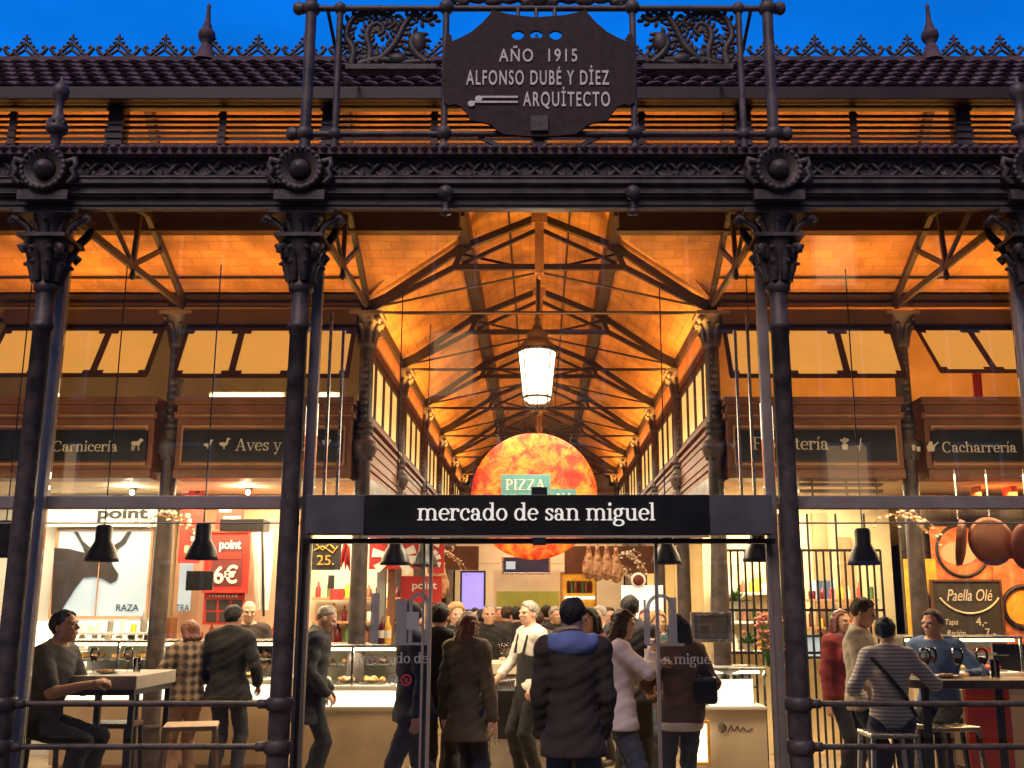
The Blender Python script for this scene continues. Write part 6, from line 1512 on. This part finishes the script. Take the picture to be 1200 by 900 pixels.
c = at(826, 822, 8.9); t = thing('handbag', 'black leather handbag hanging at the side of the woman in brown jacket', 'bag', c); m = MB(); m.box(c.x - .10, c.x + .10, c.y - .07, c.y + .07, c.z - .02, c.z + .20); m.build('bag_body', 'bag', t, bevel=.03); m = MB(); m.tube([c + Vector((-.08, 0, .19)), c + Vector((-.09, -.02, .36)), c + Vector((-.12, .02, .52)), c + Vector((-.06, .03, .36)), c + Vector((.08, 0, .19))], .008, 6); m.build('handle', 'bag', t)
# -- right bay
p, J = person('man in beige sweater standing beside the black bar table', 1006, 9.4, 68, 1.80, top='sweater', topm='beige', legm='black', hair='short', hairm='brown', head=(0, -16), aL=(.2, .2, 1.0), aR=(.2, .22, 1.02), fat=1.05)
p, J = person('woman in striped knit top seated with her back to the street', 1038, 8.75, 168, 1.70, pose='sit', seat=.76, top='sweater', topm='stripe', legm='dark_navy', hair='bun', hairm='black', head=(-20, 0), fem=True, aL=(.2, .2, 1.0), aR=(.30, .34, 1.12), lean=.10)
U = J['U']; worn('bag_strap', [[U(.165, .02, .50), U(.13, .10, .46), U(.03, .155, .34), U(-.10, .145, .17), U(-.185, .05, .02)]], CL['black'], p, .017, 6)
p, J = person('man in blue shirt with jumper over his shoulders facing left at the bar table', 1094, 9.7, -35, 1.78, pose='sit', seat=.78, top='shirt', topm='greyblue', legm='black', hair='short', hairm='brown', head=(-18, 0), aL=(.34, .32, 1.16), aR=(.1, .38, 1.16), fat=1.1, hood='greyblue')
p, J = person('woman with reddish face half hidden behind the man in beige sweater', 984, 10.6, 30, 1.70, top='sweater', topm='red', legm='black', hair='bob', hairm='red', fem=True)
# -- the crowd further in
CR = [(556, 15.0, 30, 1.72, 'black', 'black', 'crowd member with black hair beyond the bar island'), (594, 14.6, 150, 1.75, 'dark_brown', 'brown', 'person in dark brown jacket behind the older man at the bar'), (606, 13.8, 200, 1.74, 'black', 'black', 'person in black turned away left of the grey haired waiter'), (640, 15.8, 170, 1.76, 'charcoal', 'black', 'dark haired person in front of the lime panel left side'), (658, 16.8, 160, 1.70, 'black', 'black', 'small dark figure in front of the lime panel right side'), (534, 11.6, 20, 1.76, 'black', 'blond', 'blond person in black behind the slim person at the doorway'), (530, 16.5, 60, 1.68, 'red', 'brown', 'crowd member in dark red top under the violet screen'), (670, 13.2, 200, 1.72, 'charcoal', 'black', 'dark crowd member in front of the yellow lit shelf'), (704, 12.4, -40, 1.74, 'shirt', 'grey', 'grey haired person in white right of the plum top woman'), (713, 14.4, 20, 1.73, 'brown', 'brown', 'crowd member in brown jacket right of the yellow shelf'), (757, 13.0, -20, 1.70, 'olive', 'red', 'auburn haired crowd member in front of the glowing white panel'), (584, 17.5, 20, 1.74, 'charcoal', 'grey', 'far grey haired figure in front of the cream kiosk'), (566, 13.6, 200, 1.70, 'dark_brown', 'black', 'dark haired person turned away behind the bald older man'), (630, 13.4, 190, 1.68, 'olive', 'brown', 'brown haired person in olive right of the waiter'), (650, 14.6, 30, 1.74, 'black', 'grey', 'grey haired person in black facing the street near the middle'), (684, 15.4, -60, 1.70, 'teal', 'brown', 'person in dark teal under the row of hams'), (746, 14.2, 150, 1.72, 'black', 'brown', 'brown haired person in black under the round emblem'), (600, 16.2, 10, 1.66, 'red', 'black', 'small figure in dark red before the cream kiosk'), (620, 18.2, 40, 1.72, 'dark_navy', 'black', 'far figure in navy under the television')]
for px, Y, yaw, H, cm, hm, lab in CR:
    person(lab, px, Y, yaw, H, top='jacket', topm=cm, legm='black', hair='short' if hm != 'blond' else 'curly', hairm=hm, res=.022, eyes=Y < 14, group='crowd inside the hall')

# =================================================================== TABLES, STOOLS, GLASSES
M['table_white'] = mat('white_table_edge', (.42, .38, .34), .4, 0, .1, 6)
TY_ = 8.8; xa, xb = atx(68, TY_, 1.15), atx(160, TY_, 1.15); zt = atz(792, TY_)
t = thing('high_table', 'white thick topped high table beside the man in grey shirt', 'table', ((xa + xb) / 2, TY_, 0))
MB().box(xa, xb, TY_, TY_ + .95, zt - .11, zt).build('table_top', 'table_white', t, bevel=.008)
MB().box(xa + .02, xb - .02, TY_ + .02, TY_ + .93, zt - .155, zt - .112).build('table_apron', 'dark', t)
for x in (xa + .32, xb - .04):
    for y in (TY_ + .05, TY_ + .88): MB().box(x - .022, x + .022, y - .022, y + .022, 0, zt - .156).build('table_leg', 'dark', t)
TZL = zt
def stool(w=.36, h=.78, mseat='wood', mleg='dark'):
    s = thing('bar_stool', 'x', 'stool', (0, 0, 0), 'bar stools'); MB().box(-w / 2, w / 2, -w / 2, w / 2, h - .04, h).build('seat', mseat, s, bevel=.012, local=True)
    for sx in (-1, 1):
        for sy_ in (-1, 1): MB().bar((sx * w * .56, sy_ * w * .56, 0), (sx * w * .44, sy_ * w * .44, h - .041), .032, .032).build('leg', mleg, s, local=True)
    f = MB(); q = w * .53
    for z in (.24,): f.bar((-q, -q, z), (q, -q, z), .022, .022); f.bar((-q, q, z), (q, q, z), .022, .022); f.bar((-q, -q, z + .12), (-q, q, z + .12), .022, .022); f.bar((q, -q, z + .12), (q, q, z + .12), .022, .022)
    f.build('footrest', mleg, s, local=True); return s
st = stool(); st.location = (atx(134, 9.25, .7), 9.25, 0); st['label'] = 'empty black bar stool under the white high table'
dup(st, (atx(50, 8.75, .7), 8.75, 0), .1, 'black bar stool under the man in grey shirt')
M['stool_wood'] = mat('pale_stool_wood', (.42, .27, .16), .5, 0, .2, 8)
s2 = stool(.42, .80, 'stool_wood', 'stool_wood'); s2.location = (atx(224, 8.9, .75), 8.9, 0); s2['label'] = 'pale wooden bar stool behind the plaid coat woman'; s2.rotation_euler = (0, 0, .25)
s3 = stool(.38, .76, 'chrome', 'chrome'); s3.location = (atx(1040, 8.75, .75), 8.75, 0); s3['label'] = 'steel bar stool under the woman in striped top'
dup(s3, (atx(1110, 9.2, .75), 9.2, 0), .3, 'empty steel bar stool in front of the red counter')
dup(st, (atx(1094, 9.7, .75), 9.7, 0), .3, 'black bar stool under the man in blue shirt')
RY_ = 8.75; xa, xb = atx(1066, RY_, 1.1), atx(1300, RY_, 1.1); zr = atz(797, RY_)
t = thing('bar_table', 'long black bar table with rounded end in the right bay', 'table', ((xa + xb) / 2, RY_, 0)); n_ = 14
m = MB(); prof = [(xb, RY_), (xb, RY_ + .55)] + [(xa + .27 - .27 * math.sin(math.pi * i / n_), RY_ + .275 + .275 * math.cos(math.pi * i / n_)) for i in range(n_ + 1)]
m.add([(x, y, zr - .07) for x, y in prof] + [(x, y, zr) for x, y in prof], [tuple(range(len(prof))), tuple(range(2 * len(prof) - 1, len(prof) - 1, -1))] + [(i, (i + 1) % len(prof), len(prof) + (i + 1) % len(prof), len(prof) + i) for i in range(len(prof))]); m.build('table_top', 'iron2', t, bevel=.01)
for px in (1089, 1176): x = atx(px, RY_ + .27, .6); MB().tube([(x, RY_ + .27, 0), (x, RY_ + .27, zr - .071)], .035, 12).build('table_leg', 'dark', t)
# wine glasses and plates
wg = thing('wine_glass', 'x', 'wine glass', (0, 0, 0)); m = MB(); m.lathe([(.034, 0), (.034, .003), (.006, .01), (.004, .085), (.02, .10), (.038, .135), (.04, .165), (.032, .21), (.0305, .21), (.0385, .165), (.0365, .137), (.019, .103), (0, .095)], n=20); m.build('glass_bowl', 'wineglass', wg, local=True); m = MB(); m.lathe([(0, .098), (.018, .104), (.035, .137), (.0365, .148), (0, .148)], n=18); m.build('wine', 'wine', wg, local=True)
GLS = [(149, 785, 9.2, TZL, 'wine glass half full of red wine on the white high table', None), (109, 790, 9.05, TZL, 'wine glass beside the hands of the man in grey shirt', None), (1086, 795, 8.95, zr, 'red wine glass nearest to the striped woman on the bar table', None), (1093, 795, 9.12, zr, 'red wine glass just behind the first on the bar table', None), (1124, 796, 8.95, zr, 'red wine glass standing alone in the middle of the bar table', None), (1153, 796, 9.0, zr, 'red wine glass at the far right of the bar table', None)]
BZ = atz(777, 11.9)
GLS += [(588, 776, 12.0, BZ, 'wine glass at the left of the bar island top', 'glasses on the bar island'), (595, 776, 12.2, BZ, 'wine glass second from the left on the bar island top', 'glasses on the bar island'), (603, 776, 12.1, BZ, 'wine glass at the right of the bar island top', 'glasses on the bar island')]
first = True
for px, py, Y, z, lab, gp in GLS:
    loc = (atx(px, Y, z), Y, z)
    if first: wg.location = loc; wg['label'] = lab; first = False
    else:
        c = dup(wg, loc, 0, lab, gp)
        if Y < 10 and px > 1000: c.scale = (1.25, 1.25, 1.15)
def plate_at(label, px, Y, z, food='brown_food', seed=0):
    c = Vector((atx(px, Y, z), Y, z)); t = thing('plate', label, 'plate', c); MB().lathe([(0, .004), (.06, .004), (.11, .018), (.112, .022), (.06, .010), (0, .010)], c, 24).build('dish', 'white', t); r = random.Random(seed); m = MB()
    for k in range(10): m.ell(c + Vector((r.uniform(-.06, .06), r.uniform(-.05, .05), .022)), (r.uniform(.015, .03), r.uniform(.015, .025), .013), 7)
    m.build('food', food, t)
plate_at('white plate of snacks on the white high table', 126, 9.1, TZL, 'bread', 1); plate_at('white plate of dark meat on the black bar table', 1108, 9.05, zr, 'brown_food', 2)
def tumbler(label, px, Y, z, h=.12, r=.035, m_='glass_case'): c = Vector((atx(px, Y, z), Y, z)); t = thing('tumbler', label, 'glass', c); MB().lathe([(r * .8, 0), (r, h), (r * .94, h), (r * .75, .006), (0, .006)], c, 18).build('glass_bowl', m_, t)
tumbler('clear tumbler on the white high table near its right end', 160, 9.3, TZL); tumbler('clear tumbler at the right end of the black bar table', 1167, 9.0, zr, .15, .04)
